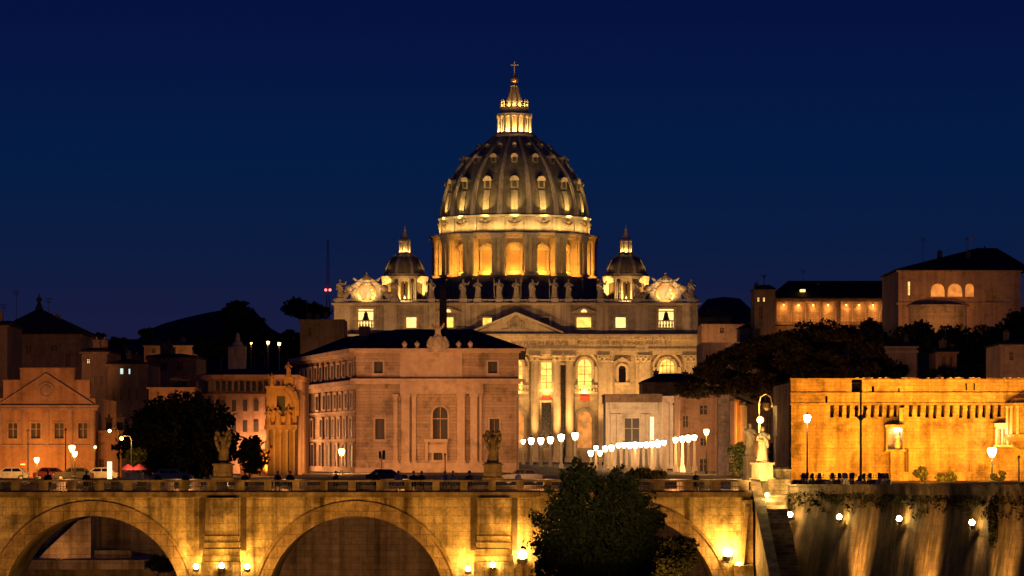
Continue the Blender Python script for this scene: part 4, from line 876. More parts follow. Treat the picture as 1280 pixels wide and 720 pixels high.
for k in range(15):
    p = 254+k*7.6; mb = MB(); yy = RD+.65+(1.5 if p < 262 else .4 if p < 275 else 0); mb.box(rx_(p),rx_(p+4.6),yy-.1,yy+.2,rz(489),rz(476.5)); obj('window', mb, M['darkglass'], ro)
for k in range(7):
    for r_ in range(3):
        p = 262+k*14; mb = MB(); mb.box(rx_(p),rx_(p+5),RD-.05,RD+.9,rz(514+r_*26),rz(500+r_*26)); obj('window', mb, M['shutter'], ro)
# golden ornate gateway beside the auditorium
GDD = 500.; gx = lambda p: U(p,GDD); gz = lambda p: Z(p,GDD)
gt = thing('ornate_gateway', 'ornate baroque building end glowing bright gold beside the auditorium', 'building', (gx(352), GDD, 0))
mb = MB(); mb.holes(gx(333),gx(371),0,gz(486),GDD,GDD+1,[(gx(346),gx(356.5),gz(520),gz(495)),(gx(337),gx(341),gz(560),gz(530))]); mb.box(gx(333),gx(371),GDD+2,GDD+14,0,gz(486)); mb.box(gx(333),gx(371),GDD+1,GDD+2,gz(492),gz(486)); obj('front_wall', mb, M['plaster'], gt)
mb = MB(); mb.pbox(332,369,482.5,485.9,GDD,2,.5); mb.pbox(355,367,472,482.4,GDD,2,.2); mb.path([(gx(359),GDD-.2,gz(484)),(gx(366),GDD-.2,gz(490)),(gx(370),GDD-.2,gz(500)),(gx(371.5),GDD-.2,gz(520))],[.6,.7,.6,.4]); obj('pediment', mb, M['plaster'], gt)
for p in (334.5,343.5,351,359,368): 
    mb = MB(); mb.pbox(p-1.3,p+1.3,540,604,GDD,.3,.7); mb.pbox(p-1.8,p+1.8,537,539.9,GDD,.3,.8); obj('pilaster', mb, M['audit'], gt)
mb = MB(); mb.pbox(331,372,531,536.9,GDD,.6,.8); obj('balcony', mb, M['plaster'], gt)
mb = MB(); mb.box(gx(346.1),gx(356.4),GDD+.6,GDD+.8,gz(519.9),gz(495.1)); obj('window', mb, M['shutter'], gt)
spot((gx(345), GDD-14, .6), (gx(352), GDD, 8), 5600, (1,.42,.04), 70, .8); spot((gx(362), GDD-10, 4), (gx(364), GDD, gz(490)), 2400, (1,.45,.05), 60, .8)
mb = MB(); mb.pbox(300,334,561,604,488.,1.0)
for k in range(12): mb.pbox(301+k*2.8,302.4+k*2.8,563,602,487.9,.1,.12)
single('low_ribbed_wall', mb, M['plaster'], 'low ribbed wall lit orange left of the gateway', 'wall')
point((U(318,480), 478, 4.5), 2600, ORANGE, .2)
# tower block and radio mast behind the auditorium
house('square brown tower block with flat roof behind the auditorium', 'tower', 980., 20, 375, 430, 399, M['dplaster'], windows=[(386,389,410,420)], bands=((399.2,401.5,.4),), name='tower_block')
house('lower brown wing with round window by the tower block', 'house', 1000., 14, 397, 440, 424, M['audi'], windows=[(406,411,428,437,'shutter','arch')], bands=((420.5,423.5,.5),))
rmz = thing('radio_mast', 'thin lattice radio mast with two red beacon lights', 'mast', (U(410,1500), 1500, 20)); D_ = 1500.
mb = MB()
for dx, dy in ((-1,-1),(1,-1),(1,1),(-1,1)): mb.tube((U(410,D_)+dx*1.1,D_+dy*1.1,20),(U(410,D_)+dx*.3,D_+dy*.3,Z(300,D_)),.14,.08,4)
for k in range(18):
    z0 = Z(420-k*6.6,D_); z1 = Z(420-(k+1)*6.6,D_); f0 = 1.1-.8*k/18; f1 = 1.1-.8*(k+1)/18; s = 1 if k%2 else -1
    mb.tube((U(410,D_)+s*f0,D_-f0,z0),(U(410,D_)-s*f1,D_-f1,z1),.09,.09,4); mb.tube((U(410,D_)-f0,D_-f0,z0),(U(410,D_)+f0,D_-f0,z0),.08,.08,4)
mb.tube((U(410,D_),D_,Z(302,D_)),(U(410,D_),D_,Z(297.5,D_)),.2,.1,5); mb.box(U(407,D_),U(413,D_),D_-.6,D_+.6,Z(364.5,D_),Z(364,D_))
obj('lattice', mb, plain('red_painted_steel', (.25,.05,.04), .5), rmz)
for p in (407.3,412.6): mb = MB(); mb.ball((U(p,D_),D_-.8,Z(362.5,D_)),.55); obj('beacon', mb, M['redl'], rmz)
# unseen spots added at street level to light the fronts, from behind the bridge
for x, pw, tz in ((-24,20,9),(-14,7,8),(0.2,36,8)): spot((x, 497, .7), (x, AD, tz), pw*1000, PINK, 100, .9, .4)
spot((-34,520,.7), (-31,592,8), 24000, PINK, 95, .9, .4); spot((-44,598,3), (-30,590,9), 15000, PINK, 150, .9, .4); spot((-41,575,3), (-26,572,9), 8000, PINK, 150, .9, .4)
spot((2,330,.6), (-12,560,15), 62000, PINK, 16, .9, .6)
for p in (25,55,80): spot((qx(p), QD-7, .5), (qx(p), QD, 1.6), 900, (1,.38,.05), 110, .9, .3)
for p, pw in ((20,3.6),(60,5.2),(100,3.4)): spot((qx(p), QD-24, .6), (qx(p), QD, 6), pw*1000, (1,.40,.10), 100, .9, .4)
spot((qx(58), QD+32, 12), (U(50,640), 640, 24), 80000, (1,.42,.15), 20, .9, .4); spot((U(160,500),500,1),(U(160,540),540,14),4000,(1,.45,.18),90,.9); spot((U(215,500),503,9),(U(215,520),520,12),1500,(1,.4,.06),110,.9)
spot((U(290,500),497,.6),(U(300,530),530,11),2800,(1,.42,.16),100,.9)
spot((U(210,1050),1060,15),(U(212,1100),1100,38),3000,(1,.4,.08),60,.9)
spot((U(405,900),930,10),(U(405,980),980,38),9000,WARM,80,.9)
for p, pw in ((775,19),(815,17)): spot((U(p,665), 662, .6), (U(p,690), 690, 9), pw*1000, (1,.58,.26), 100, .9)
spot((U(870,560), 565, .6), (U(875,600), 600, 9), 7000, WARM, 100, .9); spot((U(905,450), 455, .6), (U(905,480), 480, 7), 9000, (1,.55,.25), 70, .9); spot((U(927,490), 500, .6), (U(927,520), 520, 7), 9000, YELLOW, 70, .9); spot((U(960,480), 487, .6), (U(962,505), 505, 6), 3000, WARM, 100, .9)
point((U(830,715), 715, 10), 9000, WARM, .3); spot((U(915,900),915,2),(U(915,960),960,35),12000,WARM,80,.9)
# ------------------------------------------------------------------ the bridge
GD = 280.; gx = lambda p: U(p,GD); gz = lambda p: Z(p,GD); gs = GD/F
brg = thing('stone_bridge', 'old stone arch bridge in yellow floodlight with grilled parapet', 'bridge', (gx(450), GD, -10.4))
xc = [gx(p) for p in (116,445,785)]; zc = gz(757); ri = 112*gs; ro_ = 129*gs
xl, xr = gx(-60), gx(938); ztop = gz(622)
xs = {xl, xr}
for c in xc:
    for k in range(41): xs.add(c-ri*cos(pi*k/40))
for k in range(80): xs.add(xl+(xr-xl)*k/79)
xs = sorted(xs)
def under(x):
    for c in xc:
        if abs(x-c) < ri-1e-6: return zc+sqrt(max(0, ri*ri-(x-c)**2))
    return None
sp_m = MB(); vault = [MB(), MB(), MB()]
for a, b in zip(xs[:-1], xs[1:]):
    m_ = under((a+b)/2)
    if m_ is None: za = zb_ = -10.4
    else:
        za = under(a); zb_ = under(b); za = zc if za is None else za; zb_ = zc if zb_ is None else zb_
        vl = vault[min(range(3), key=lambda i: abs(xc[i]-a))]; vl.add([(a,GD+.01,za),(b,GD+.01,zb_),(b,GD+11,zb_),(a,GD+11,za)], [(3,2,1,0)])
    sp_m.add([(a,GD,za),(b,GD,zb_),(b,GD,ztop),(a,GD,ztop),(a,GD+11,za),(b,GD+11,zb_),(b,GD+11,ztop),(a,GD+11,ztop)], [(0,1,2,3),(7,6,5,4)])
for c in xc:
    for s in (-1,1): sp_m.add([(c+s*ri,GD,-10.4),(c+s*ri,GD+11,-10.4),(c+s*ri,GD+11,zc),(c+s*ri,GD,zc)], [(0,1,2,3)])
sp_m.add([(xr,GD,-10.4),(xr,GD+11,-10.4),(xr,GD+11,ztop),(xr,GD,ztop)], [(0,1,2,3)])
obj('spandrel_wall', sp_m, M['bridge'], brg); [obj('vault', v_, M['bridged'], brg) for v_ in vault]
for c in xc:
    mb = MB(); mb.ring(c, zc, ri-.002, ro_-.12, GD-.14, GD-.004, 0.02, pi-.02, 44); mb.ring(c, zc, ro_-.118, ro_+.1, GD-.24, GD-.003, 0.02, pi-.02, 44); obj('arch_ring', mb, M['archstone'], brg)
for p in (278.5, 617.5):
    mb = MB()
    mb.pbox(p-20,p+20,622.2,669,GD,.5,.9); prev = 669
    for i, (y1, w_) in enumerate(((677,21),(685,22),(693,23),(701,24),(760,25))):
        mb.pbox(p-w_,p+w_,prev+.6,y1,GD,.5,1.05+.16*i); mb.pbox(p-w_+1,p+w_-1,prev-.1,prev+.58,GD,.5,.7); prev = y1
    obj('pier_buttress', mb, M['bridge'], brg)
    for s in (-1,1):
        mb = MB(); mb.pbox(p+s*26-3.5 if s<0 else p+22.5, p-22.5 if s<0 else p+29.5, 622.3, 688, GD, .3, .12); obj('pier_shade_strip', mb, M['shade_dark'], brg)  # dark strips stand in for shadow gaps beside each buttress
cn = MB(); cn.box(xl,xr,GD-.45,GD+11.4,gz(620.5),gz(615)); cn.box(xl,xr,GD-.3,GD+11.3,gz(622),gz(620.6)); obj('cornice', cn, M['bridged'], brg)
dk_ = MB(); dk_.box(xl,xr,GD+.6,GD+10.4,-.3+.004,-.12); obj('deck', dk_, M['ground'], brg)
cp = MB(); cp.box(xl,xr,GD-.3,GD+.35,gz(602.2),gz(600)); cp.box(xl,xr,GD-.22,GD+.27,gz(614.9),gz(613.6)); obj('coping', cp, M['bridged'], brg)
cp = MB(); cp.box(xl,xr,GD+10.6,GD+11.2,.86,1.0); cp.box(xl,xr,GD+10.65,GD+11.15,.09,.2); obj('coping', cp, M['bridge'], brg)
pitch = 35; k0 = -2; posts = []
for k in range(-2, 27):
    p = 18.5+k*pitch+1.5; 
    if p > 935: break
    posts.append(p)
    for yy in (GD-.2, GD+10.7):
        mb = MB(); hw = 5.8 if p > 760 or p < 330 else 4.6; mb.box(gx(p-hw),gx(p+hw),yy,yy+.4,gz(613.5),gz(602.3)); obj('parapet_pier', mb, M['bridged'], brg)
for a, b in zip(posts[:-1], posts[1:]):
    mb = MB(); x0, x1 = gx(a+5.9), gx(b-5.9)
    n = 7
    for q in range(n):
        xx = x0+(x1-x0)*(q+.5)/n; mb.box(xx-.018,xx+.018,GD-.02,GD+.02,gz(613.4),gz(602.4))
    mb.box(x0,x1,GD-.03,GD+.03,gz(608.4),gz(607.7))
    for q in range(0): mb.tube((x0+(x1-x0)*q/3,GD,gz(613.2)),(x0+(x1-x0)*(q+1)/3,GD,gz(602.6)),.02,.02,4); mb.tube((x0+(x1-x0)*(q+1)/3,GD,gz(613.2)),(x0+(x1-x0)*q/3,GD,gz(602.6)),.02,.02,4)
    obj('grille', mb, M['iron'], brg)
# right abutment
mb = MB(); mb.pbox(927,940,625,640,GD,.5,.5); mb.pbox(930,941,640.1,706,GD,.5,.3); mb.pbox(917,941,706.1,760,GD,.5,1.2); obj('abutment', mb, M['bridge'], brg)
mb = MB()
for k in range(4): mb.pbox(922+k*2.6,928+k*2.6,700-k*22,656-k*16 if 0 else 690-k*22-12,GD,.3,.35) if 0 else None
mb.prism([(gx(923),gz(706)),(gx(929),gz(706)),(gx(936),gz(632)),(gx(931),gz(632))], GD-.75, GD-.31); obj('raking_rib', mb, M['bridged'], brg)
# floodlights on the bridge
fl_mat = glow('flood_glass', (1,.60,.16), 160)
FL = [(245,708,'lowest left beside the left pier'),(277,707,'on the left stepped pier'),(309,708,'right of the left stepped pier'),(585,711,'left of the right stepped pier'),(616,706,'on the right stepped pier'),(653,693,'beside the round bush, right of the stepped pier'),(910,690,'under the right arch end'),(923,705,'on the ledge of the right abutment')]
bul = MB(); bul.ball((0,0,0), .19, n=10, m=7); hou = MB(); hou.lathe(0,.12,[(.1,-.42),(.24,-.4),(.26,-.2),(.2,-.19)],10); hou.box(-.05,.05,.1,.6,-.5,-.43)
for i, (p, py, wh_) in enumerate(FL):
    dep = GD-(1.9 if p in (277,616) else .9)
    if i == 0:
        f0 = thing('floodlight', 'x', 'floodlight', (U(p,dep), dep, Z(py,dep)), 'floodlights at the foot of the bridge')
        f0.location = (0,0,0); obj('housing', hou, M['iron'], f0); obj('glass', bul, fl_mat, f0, True); f = f0
    else: f = copy_tree(f0)
    f.location = (U(p,dep), dep, Z(py,dep)); f['label'] = 'glowing floodlight '+wh_
    if p in (653,910): f.scale = (1.7,1.7,1.7)
    pw = {653:900,910:1000,277:330,616:330,923:150}.get(p,480)
    point((U(p,dep), dep-.35, Z(py,dep)+.7), pw, (1,.44,.045), .2)
for p in (116,445,785): spot((gx(p), GD-16, -9.5), (gx(p)+3.5, GD, -2), 4200, (1,.43,.055), 120, .9, .5)  # unseen fill spots added low over the river, next row too
for p in (60,280,450,620,870): spot((gx(p), GD-22, -9.9), (gx(p), GD, -1), 8000, (1,.42,.055), 90, .9, .5)
# unseen point lights low on the deck, lighting the bridge floor and the balustrade from behind
for p in (60,215,345,500,680,850): point((gx(p), GD+9.9, .55), 120, PINK, .1)

# ------------------------------------------------------------------ embankments beyond the arches
mb = MB(); mb.box(-200,19,345,347,-10.4,-.004); single('embankment_wall', mb, M['quay'], 'stained stone embankment wall seen through the bridge arches', 'wall')
mb = MB(); ED_ = 330.; ez = lambda p: Z(p,ED_); ex = lambda p: U(p,ED_)
mb.pbox(-40,180,700,712,ED_,14); mb.pbox(118,163,688,699.9,332.,2); mb.prism([(ex(38),ez(700)),(ex(47),ez(690)),(ex(88),ez(652)),(ex(104),ez(648)),(ex(104),ez(700))], 336, 344.9)
for k in range(0): mb.box(ex(42+k*4.6),ex(42+k*4.6)+.3,335.4,335.99,ez(700),ez(694-k*3.0))
single('quay_stairs', mb, M['quay'], 'stone quay with stairs rising left behind the left bridge arch', 'stairs')
spot((ex(70),333,-6.4),(ex(85),345,-3),350,(1,.42,.12),130,.9); spot((ex(150),333,-6.4),(ex(150),345,-3),1700,(1,.42,.12),140,.9); spot((ex(100),318,-9.5),(ex(100),330,-7),900,(1,.45,.15),100,.9)
spot((U(385,310),306,-9),(U(405,345),345,-2),6500,(1,.45,.08),80,.9); spot((U(840,310),310,-9.5),(U(850,345),345,-5),900,(1,.5,.1),100,.9)

# ------------------------------------------------------------------ stairs and quay wall at right
def quaymat():
    m = stone('streaked_quay_stone', (.40,.27,.15), .6, .8, (1.5,.6), line=.74, bump=.9, dirt=(.05,.04,.03), big=.35)
    N, L = m.node_tree.nodes, m.node_tree.links; b = N['Principled BSDF']; src = b.inputs['Base Color'].links[0].from_socket
    tc = N.new('ShaderNodeTexCoord'); k = N.new('ShaderNodeMapping'); k.inputs['Scale'].default_value = (1,1,.17); L.new(tc.outputs['Object'], k.inputs[0])
    n = N.new('ShaderNodeTexNoise'); n.inputs['Scale'].default_value = .8; n.inputs['Detail'].default_value = 7; n.inputs['Roughness'].default_value = .7; L.new(k.outputs[0], n.inputs['Vector'])
    r = N.new('ShaderNodeMapRange'); r.inputs[1].default_value = .38; r.inputs[2].default_value = .70; L.new(n.outputs['Fac'], r.inputs[0])
    x = N.new('ShaderNodeMixRGB'); x.inputs[1].default_value = (.022,.017,.01,1); L.new(r.outputs[0], x.inputs[0]); L.new(src, x.inputs[2]); L.new(x.outputs[0], b.inputs['Base Color'])
    return m
st = thing('river_stairs', 'stone stairway descending to the river beside the bridge end', 'stairs', (U(965,275), 275, -10.4))
x0, x1 = 19.6, 21.2
mb = MB(); n = 34
for k in range(n):
    y1 = 283-k*.72; zt_ = -.2-k*.255
    mb.box(x0,x1,y1-.74,y1,-10.4 if k > n-3 else zt_-1.2,zt_)
obj('steps', mb, M['bridged'], st)
mb = MB(); mb.hexa([(18.75,258,-10.4),(19.55,258,-10.4),(19.55,286,-10.4),(18.75,286,-10.4)],[(18.75,258,-7.8),(19.55,258,-7.8),(19.55,286,1.0),(18.75,286,1.0)]); obj('stair_parapet', mb, M['bridged'], st)
mb = MB(); mb.box(19.56,21.6,284.2,287,-6,-.2); mb.box(19.57,22,286.4,287.4,-.2,1.0); obj('landing', mb, M['bridge'], st)
mb = MB()
for k in range(6): mb.box(20.05+.0*k,21.6,284-.12*k,284.19,-.9-.5*k-.47,-.9-.5*k)
obj('landing_blocks', mb, M['bridge'], st)
Q0 = np.array((21.75,285.)); Q1 = np.array((36.,232.)); ql = float(np.linalg.norm(Q1-Q0)); qu = (Q1-Q0)/ql; qn = (qu[1]*1., -qu[0]*1.)
if qn[0] > 0: qn = (-qn[0], -qn[1])
qk = thing('quay_wall', 'tall embankment wall with dark stains and pale streaks at right', 'wall', (29,258,-10.4))
def qp(t, o, z): return (Q0[0]+qu[0]*t+qn[0]*o, Q0[1]+qu[1]*t+qn[1]*o, z)
zq = lambda t: .62+.0085*t
mb = MB(); mb.hexa([qp(0,1.6,-10.4),qp(ql,1.6,-10.4),qp(ql,-3,-10.4),qp(0,-3,-10.4)],[qp(0,0,zq(0)-.75),qp(ql,0,zq(ql)-.75),qp(ql,-3,zq(ql)-.75),qp(0,-3,zq(0)-.75)])
obj('wall_face', mb, quaymat(), qk)
mb = MB()
for t in (4.6, 7.4, 15.2, 18.6, 29, 32.5, 43, 46.5):   # broad raking ribs of bare stone
    pass
mb.hexa([qp(0,.12,zq(0)-.74),qp(ql,.12,zq(ql)-.74),qp(ql,-.5,zq(ql)-.74),qp(0,-.5,zq(0)-.74)],[qp(0,.12,zq(0)-.12),qp(ql,.12,zq(ql)-.12),qp(ql,-.5,zq(ql)-.12),qp(0,-.5,zq(0)-.12)])
mb.hexa([qp(0,.25,zq(0)-.115),qp(ql,.25,zq(ql)-.115),qp(ql,-.6,zq(ql)-.115),qp(0,-.6,zq(0)-.115)],[qp(0,.25,zq(0)),qp(ql,.25,zq(ql)),qp(ql,-.6,zq(ql)),qp(0,-.6,zq(0))])
obj('parapet', mb, M['bridged'], qk)
def qt(px):   # distance along the wall seen at this photo column
    k = (px-640)/F; return (k*Q0[1]-Q0[0])/(qu[0]-k*qu[1])
QL = [(988,643,'on the quay wall next to the stairs'),(1049,646,'second along the stained quay wall from the stairs'),(1124,648,'third along the quay wall, over a pale streak'),(1215,653,'farthest right on the quay wall')]
for p, py, wh_ in QL:
    t = min((k*.05 for k in range(1000)), key=lambda v: abs(640+F*qp(v,.9,0)[0]/qp(v,.9,0)[1]-p)); L_ = qp(t, .9, 0); zl = Z(py, L_[1])
    f = copy_tree(f0); f.location = (L_[0], L_[1], zl); f['label'] = 'round glowing lamp '+wh_; f['group'] = 'lamps along the quay wall'; f.scale = (1.0,)*3
    b_ = qp(t, 1.1, 0); spot((b_[0], b_[1], zl-.3), qp(t+1.5, .9, -9), 450, (1,.58,.2), 110, .9, .2)
for p, pw in ((1026,9),(1088,16),(1172,15),(1268,13)):
    t = qt(p); b_ = qp(t+1, 5.0, 0); spot((b_[0],b_[1],-10), qp(t, .6, -4.5), pw*1150, (1,.48,.10), 44, 1.0, .4)

# ------------------------------------------------------------------ foliage
def foliage(name, clumps, n, size, mat, parent, shell=.55, seed=1, flat=1.0):
    rg = np.random.default_rng(seed)
    c = np.array(clumps, float); vol = (c[:,3]*c[:,4]*c[:,5])**.67; k = rg.choice(len(c), n, p=vol/vol.sum())
    d = rg.normal(size=(n,3)); d /= np.linalg.norm(d, axis=1)[:,None]
    r = (shell+(1-shell)*rg.random(n)**.6)*(1+.12*rg.normal(size=n))
    P = c[k,:3]+d*c[k,3:6]*r[:,None]
    a = rg.normal(size=(n,3)); a /= np.linalg.norm(a, axis=1)[:,None]; b = rg.normal(size=(n,3)); b -= a*(a*b).sum(1)[:,None]; b /= np.linalg.norm(b, axis=1)[:,None]
    sz = size*(.6+.8*rg.random(n)); a *= sz[:,None]; b *= (sz*.55)[:,None]; 
    off = np.array(root_loc(parent)) if parent else np.zeros(3)
    V = np.stack([P-a, P-b*.9, P+a, P+b*.9], 1)-off
    me = bpy.data.meshes.new(name); me.vertices.add(4*n); me.vertices.foreach_set('co', V.ravel()); me.loops.add(4*n); me.loops.foreach_set('vertex_index', np.arange(4*n))
    me.polygons.add(n); me.polygons.foreach_set('loop_start', np.arange(0,4*n,4)); me.polygons.foreach_set('loop_total', np.full(n,4)); me.update(calc_edges=True); me.materials.append(mat)
    o = bpy.data.objects.new(name, me); COL.objects.link(o)
    if parent: o.parent = parent
    return o
def crown_clumps(c, rx, ry, rz, m, rr, seed, low=-.9):
    rg = random.Random(seed); out = []
    while len(out) < m:
        x, y, z = rg.uniform(-1,1), rg.uniform(-1,1), rg.uniform(low,1)
        d = x*x+y*y+z*z
        if d > 1 or d < .12: continue
        s = rr*rg.uniform(.7,1.3); f = 1-rr*.8/max(rx,rz)
        out.append((c[0]+x*rx*f, c[1]+y*ry*f, c[2]+z*rz*f, s, s, s*.8))
    return out
def tree(name, label, px, D, pbase_z, crown, n, size, mat='leafd', cat='tree', group=None, seed=1, m=26, rr=None, trunk_r=.3, lean=0, sprigs=0):
    # crown: photo box (x0,x1,y0,y1) at distance D
    x0, x1, y0, y1 = crown; cx_, cz_ = U((x0+x1)/2,D), Z((y0+y1)/2,D); rx = (x1-x0)/2/F*D; rz = (y1-y0)/2/F*D; ry = min(rx, max(rz*1.2, rx*.7))
    t = thing(name, label, cat, (U(px,D), D, pbase_z), group)
    rr = rr or max(rx,rz)*.33
    cl = crown_clumps((cx_,D,cz_), rx, ry, rz, m, min(rr, rz*.75), seed)
    if sprigs:
        rs2 = random.Random(seed+99)
        for k in range(sprigs):
            a1 = rs2.uniform(0,2*pi); ph = rs2.uniform(-.9,1.3); q = rs2.uniform(.96,1.14); s2 = rs2.uniform(.12,.3)
            d3 = (cos(a1)*cos(ph), sin(a1)*cos(ph), sin(ph))
            for j in range(3): cl.append((cx_+d3[0]*rx*(q-.1*j), D+d3[1]*ry*(q-.1*j), cz_+d3[2]*rz*(q-.1*j), s2*(1+.3*j), s2*(1+.3*j), s2*1.5))
    foliage('crown', cl, n, size, M[mat], t, seed=seed)
    tm = MB(); rg = random.Random(seed); top = (cx_+lean, D, cz_-rz*.45)
    tm.path([(U(px,D),D,pbase_z),((U(px,D)*.6+top[0]*.4),D,pbase_z*.5+top[2]*.5),top],[trunk_r,trunk_r*.75,trunk_r*.5],8)
    for q in cl[::max(1,len(cl)//9)]: 
        mid_ = ((top[0]+q[0])/2, (top[1]+q[1])/2, (top[2]*.6+q[2]*.4)); tm.path([top,mid_,q[:3]],[trunk_r*.45,trunk_r*.28,trunk_r*.1],6)
    obj('trunk', tm, M['bark'], t)
    return t
tree('plane_tree', 'large dark round tree standing in front of the bridge', 745, 200, -10, (664,828,586,756), 30000, .13, 'leaf', seed=3, m=64, rr=.95, trunk_r=.35, sprigs=90)
spot((9, 3, 6.5), (U(745,200), 200, 1.5), 210000, (1,.6,.25), 3.2, .9, .3)   # unseen spot added beside the camera to brighten the tree
tree('bush', 'sprawling bush under the right bridge arch beside the big tree', 840, 268, -10.2, (812,872,662,735), 5000, .17, 'leafd', 'bush', seed=5, m=18, trunk_r=.1)
tree('plane_tree', 'broad near black tree left of the first angel statue', 222, 420, 0, (142,306,496,600), 16000, .34, 'leafd', seed=8, m=44, rr=2.2, trunk_r=.45, sprigs=50)
tree('shrub', 'small leafy tree lit by the tall street lamp', 170, 410, 0, (158,186,548,596), 1400, .3, 'leaf', seed=9, m=12, trunk_r=.12)
tree('shrub', 'thin brownish tree before the low ribbed wall', 312, 440, 0, (296,330,535,600), 1200, .32, 'leaf', seed=10, m=12, trunk_r=.12)
# stone pine with its leaning limbs
D_ = 470.; pt = thing('umbrella_pine', 'huge dark umbrella pine spreading above the statues and castle wall', 'tree', (U(1012,D_), D_, 0))
cl = []; rg = random.Random(12)
for k in range(190):
    p = rg.uniform(856,1104); topy = float(np.interp(p,[848,862,880,900,920,945,975,1010,1060,1090,1108],[486,472,456,443,433,424,417,413.5,415,428,452])); lo = float(np.interp(p,[848,880,990,1110],[492,496,497,480]))
    f = (p-978)/130; py = topy+7 if k % 3 == 0 else rg.uniform(topy+8, max(topy+9,lo-4)); s = .95*rg.uniform(.75,1.25); cl.append((U(p,D_), D_+rg.uniform(-8,8)*sqrt(max(.05,1-f*f)), Z(py,D_), s*1.5, s*1.5, s*.75))
foliage('crown', cl, 75000, .26, M['needle'], pt, shell=.1, seed=12)
spot((U(985,430),432,2), (U(960,470),470,Z(465,470)), 5000, ORANGE, 90, .9)
tm = MB(); tm.path([(U(1012,D_),D_,0),(U(1004,D_),D_,Z(560,D_)),(U(992,D_),D_,Z(530,D_)),(U(960,D_),D_,Z(508,D_)),(U(925,D_),D_,Z(494,D_)),(U(900,D_),D_,Z(484,D_))],[.55,.48,.4,.34,.28,.15],10)
tm.path([(U(1006,D_),D_,Z(565,D_)),(U(992,D_),D_+1,Z(525,D_)),(U(972,D_),D_+1,Z(500,D_)),(U(955,D_),D_,Z(470,D_))],[.42,.36,.28,.12],8); tm.path([(U(1004,D_),D_,Z(560,D_)),(U(1010,D_),D_,Z(500,D_)),(U(1040,D_),D_,Z(470,D_))],[.4,.32,.15],8)
obj('trunk', tm, M['bark'], pt)
tree('umbrella_pine', 'distant umbrella pine silhouette left of the tower block', 393, 1050, 0, (350,416,376,399), 3500, .55, 'leafd', seed=14, m=26, rr=2.6, trunk_r=.6)
# cedar: flat tiers
D_ = 900.; ct = thing('cedar', 'dark layered cedar on the hill skyline above the small monument', 'tree', (U(297,D_), D_, 0)); cl = []
for k, (y_, w_) in enumerate(((380,7),(386,13),(392,19),(398,24),(406,20),(414,16),(424,12))):
    for q in range(7): cl.append((U(297+rg.uniform(-w_,w_)+(4 if k > 2 else 0),D_), D_+rg.uniform(-3,3), Z(y_+rg.uniform(-1,2),D_), 1.7, 1.7, .6))
foliage('crown', cl, 4000, .45, M['leafd'], ct, seed=15); tm = MB(); tm.path([(U(297,D_),D_,0),(U(297,D_),D_,Z(384,D_))],[.7,.2]); obj('trunk', tm, M['bark'], ct)
sil = [(182,1300,(172,196,408,430),'first'),(124,1250,(112,132,414,432),'s'),(146,1260,(136,160,418,436),'s'),(330,1000,(316,346,404,448),'s'),(357,1000,(346,372,408,450),'s'),(370,1020,(362,384,414,452),'s'),(250,1000,(236,270,420,450),'s'),(272,1000,(262,292,412,450),'s'),(318,1010,(306,330,420,452),'s')]
wh_ = ['low round dark tree at the left end of the hill','tiny dark tree near the pyramid roof','small dark tree in the gap right of the pyramid roof','dark tree behind the three small hill lamps','dark tree between hill lamps and umbrella pine','dark tree right under the distant umbrella pine','dark tree left of the small monument, farther from it','dark tree touching the left of the small monument','dark tree touching the right of the small monument']
for (p, D_, c_, _), l in zip(sil, wh_): tree('dark_tree', l, p, D_, 0, c_, 1500, .55, 'leafd', group='dark trees on the hillside', seed=int(p), m=12, trunk_r=.3)
rs = [(1030,820,(985,1075,404,440),'dark tree mass just below the palace gallery'),(1092,760,(1070,1116,396,470),'dark tree between the gallery and the villa'),(1152,740,(1112,1180,402,446),'dark tree in front of the curved villa terrace'),(1192,735,(1160,1222,400,470),'tallest dark tree right below the villa windows'),(1235,720,(1196,1262,395,470),'dense black tree at the foot of the villa, right side'),(1272,730,(1246,1300,384,440),'black tree at the right frame edge'),(1120,700,(1085,1150,455,474),'dark hedge like tree line on top of the bastion'),(1195,690,(1150,1250,458,476),'low dark bushes behind the bastion parapet'),(1215,700,(1190,1240,436,476),'dark tree beside the ochre house')]
for p, D_, c_, l in rs: tree('dark_tree', l, p, D_, 5, c_, 3800, .42, 'leafd', group='dark trees on the palace hill', seed=int(p), m=24, trunk_r=.3)
tree('dark_tree', 'narrow dark tree between the mottled pier and golden statues', 924, 470, 0, (912,934,540,600), 1600, .24, 'leaf', seed=21, m=14, trunk_r=.12)
tree('dark_tree', 'round black tree right behind the large golden statue', 973, 460, 0, (958,986,545,590), 2200, .26, 'leafd', seed=22, m=16, trunk_r=.12)
tree('shrub', 'upright dark shrub in front of the orange bastion', 1150, 388, 0, (1142,1161,577,603), 700, .2, 'leafd', 'shrub', seed=23, m=10, trunk_r=.1)
tree('shrub', 'low rounded dark shrub in front of the orange bastion', 1182, 388, 0, (1168,1198,592,605), 700, .2, 'leafd', 'shrub', seed=24, m=10, trunk_r=.08)
tree('shrub', 'thin twiggy shrub by the brightest lamp', 1246, 388, 0, (1236,1258,587,605), 400, .2, 'leafd', 'shrub', seed=25, m=8, trunk_r=.08)
tree('shrub', 'shrub row at the foot of the avenue lamps, right of the big tree', 800, 420, 0, (782,835,585,602), 1200, .24, 'leaf', 'shrub', seed=26, m=14, trunk_r=.08)
tree('bush', 'small dark bush on the quay under the left arch', 196, 322, -8, (180,220,690,722), 1500, .22, 'leafd', 'bush', seed=27, m=10, trunk_r=.08)
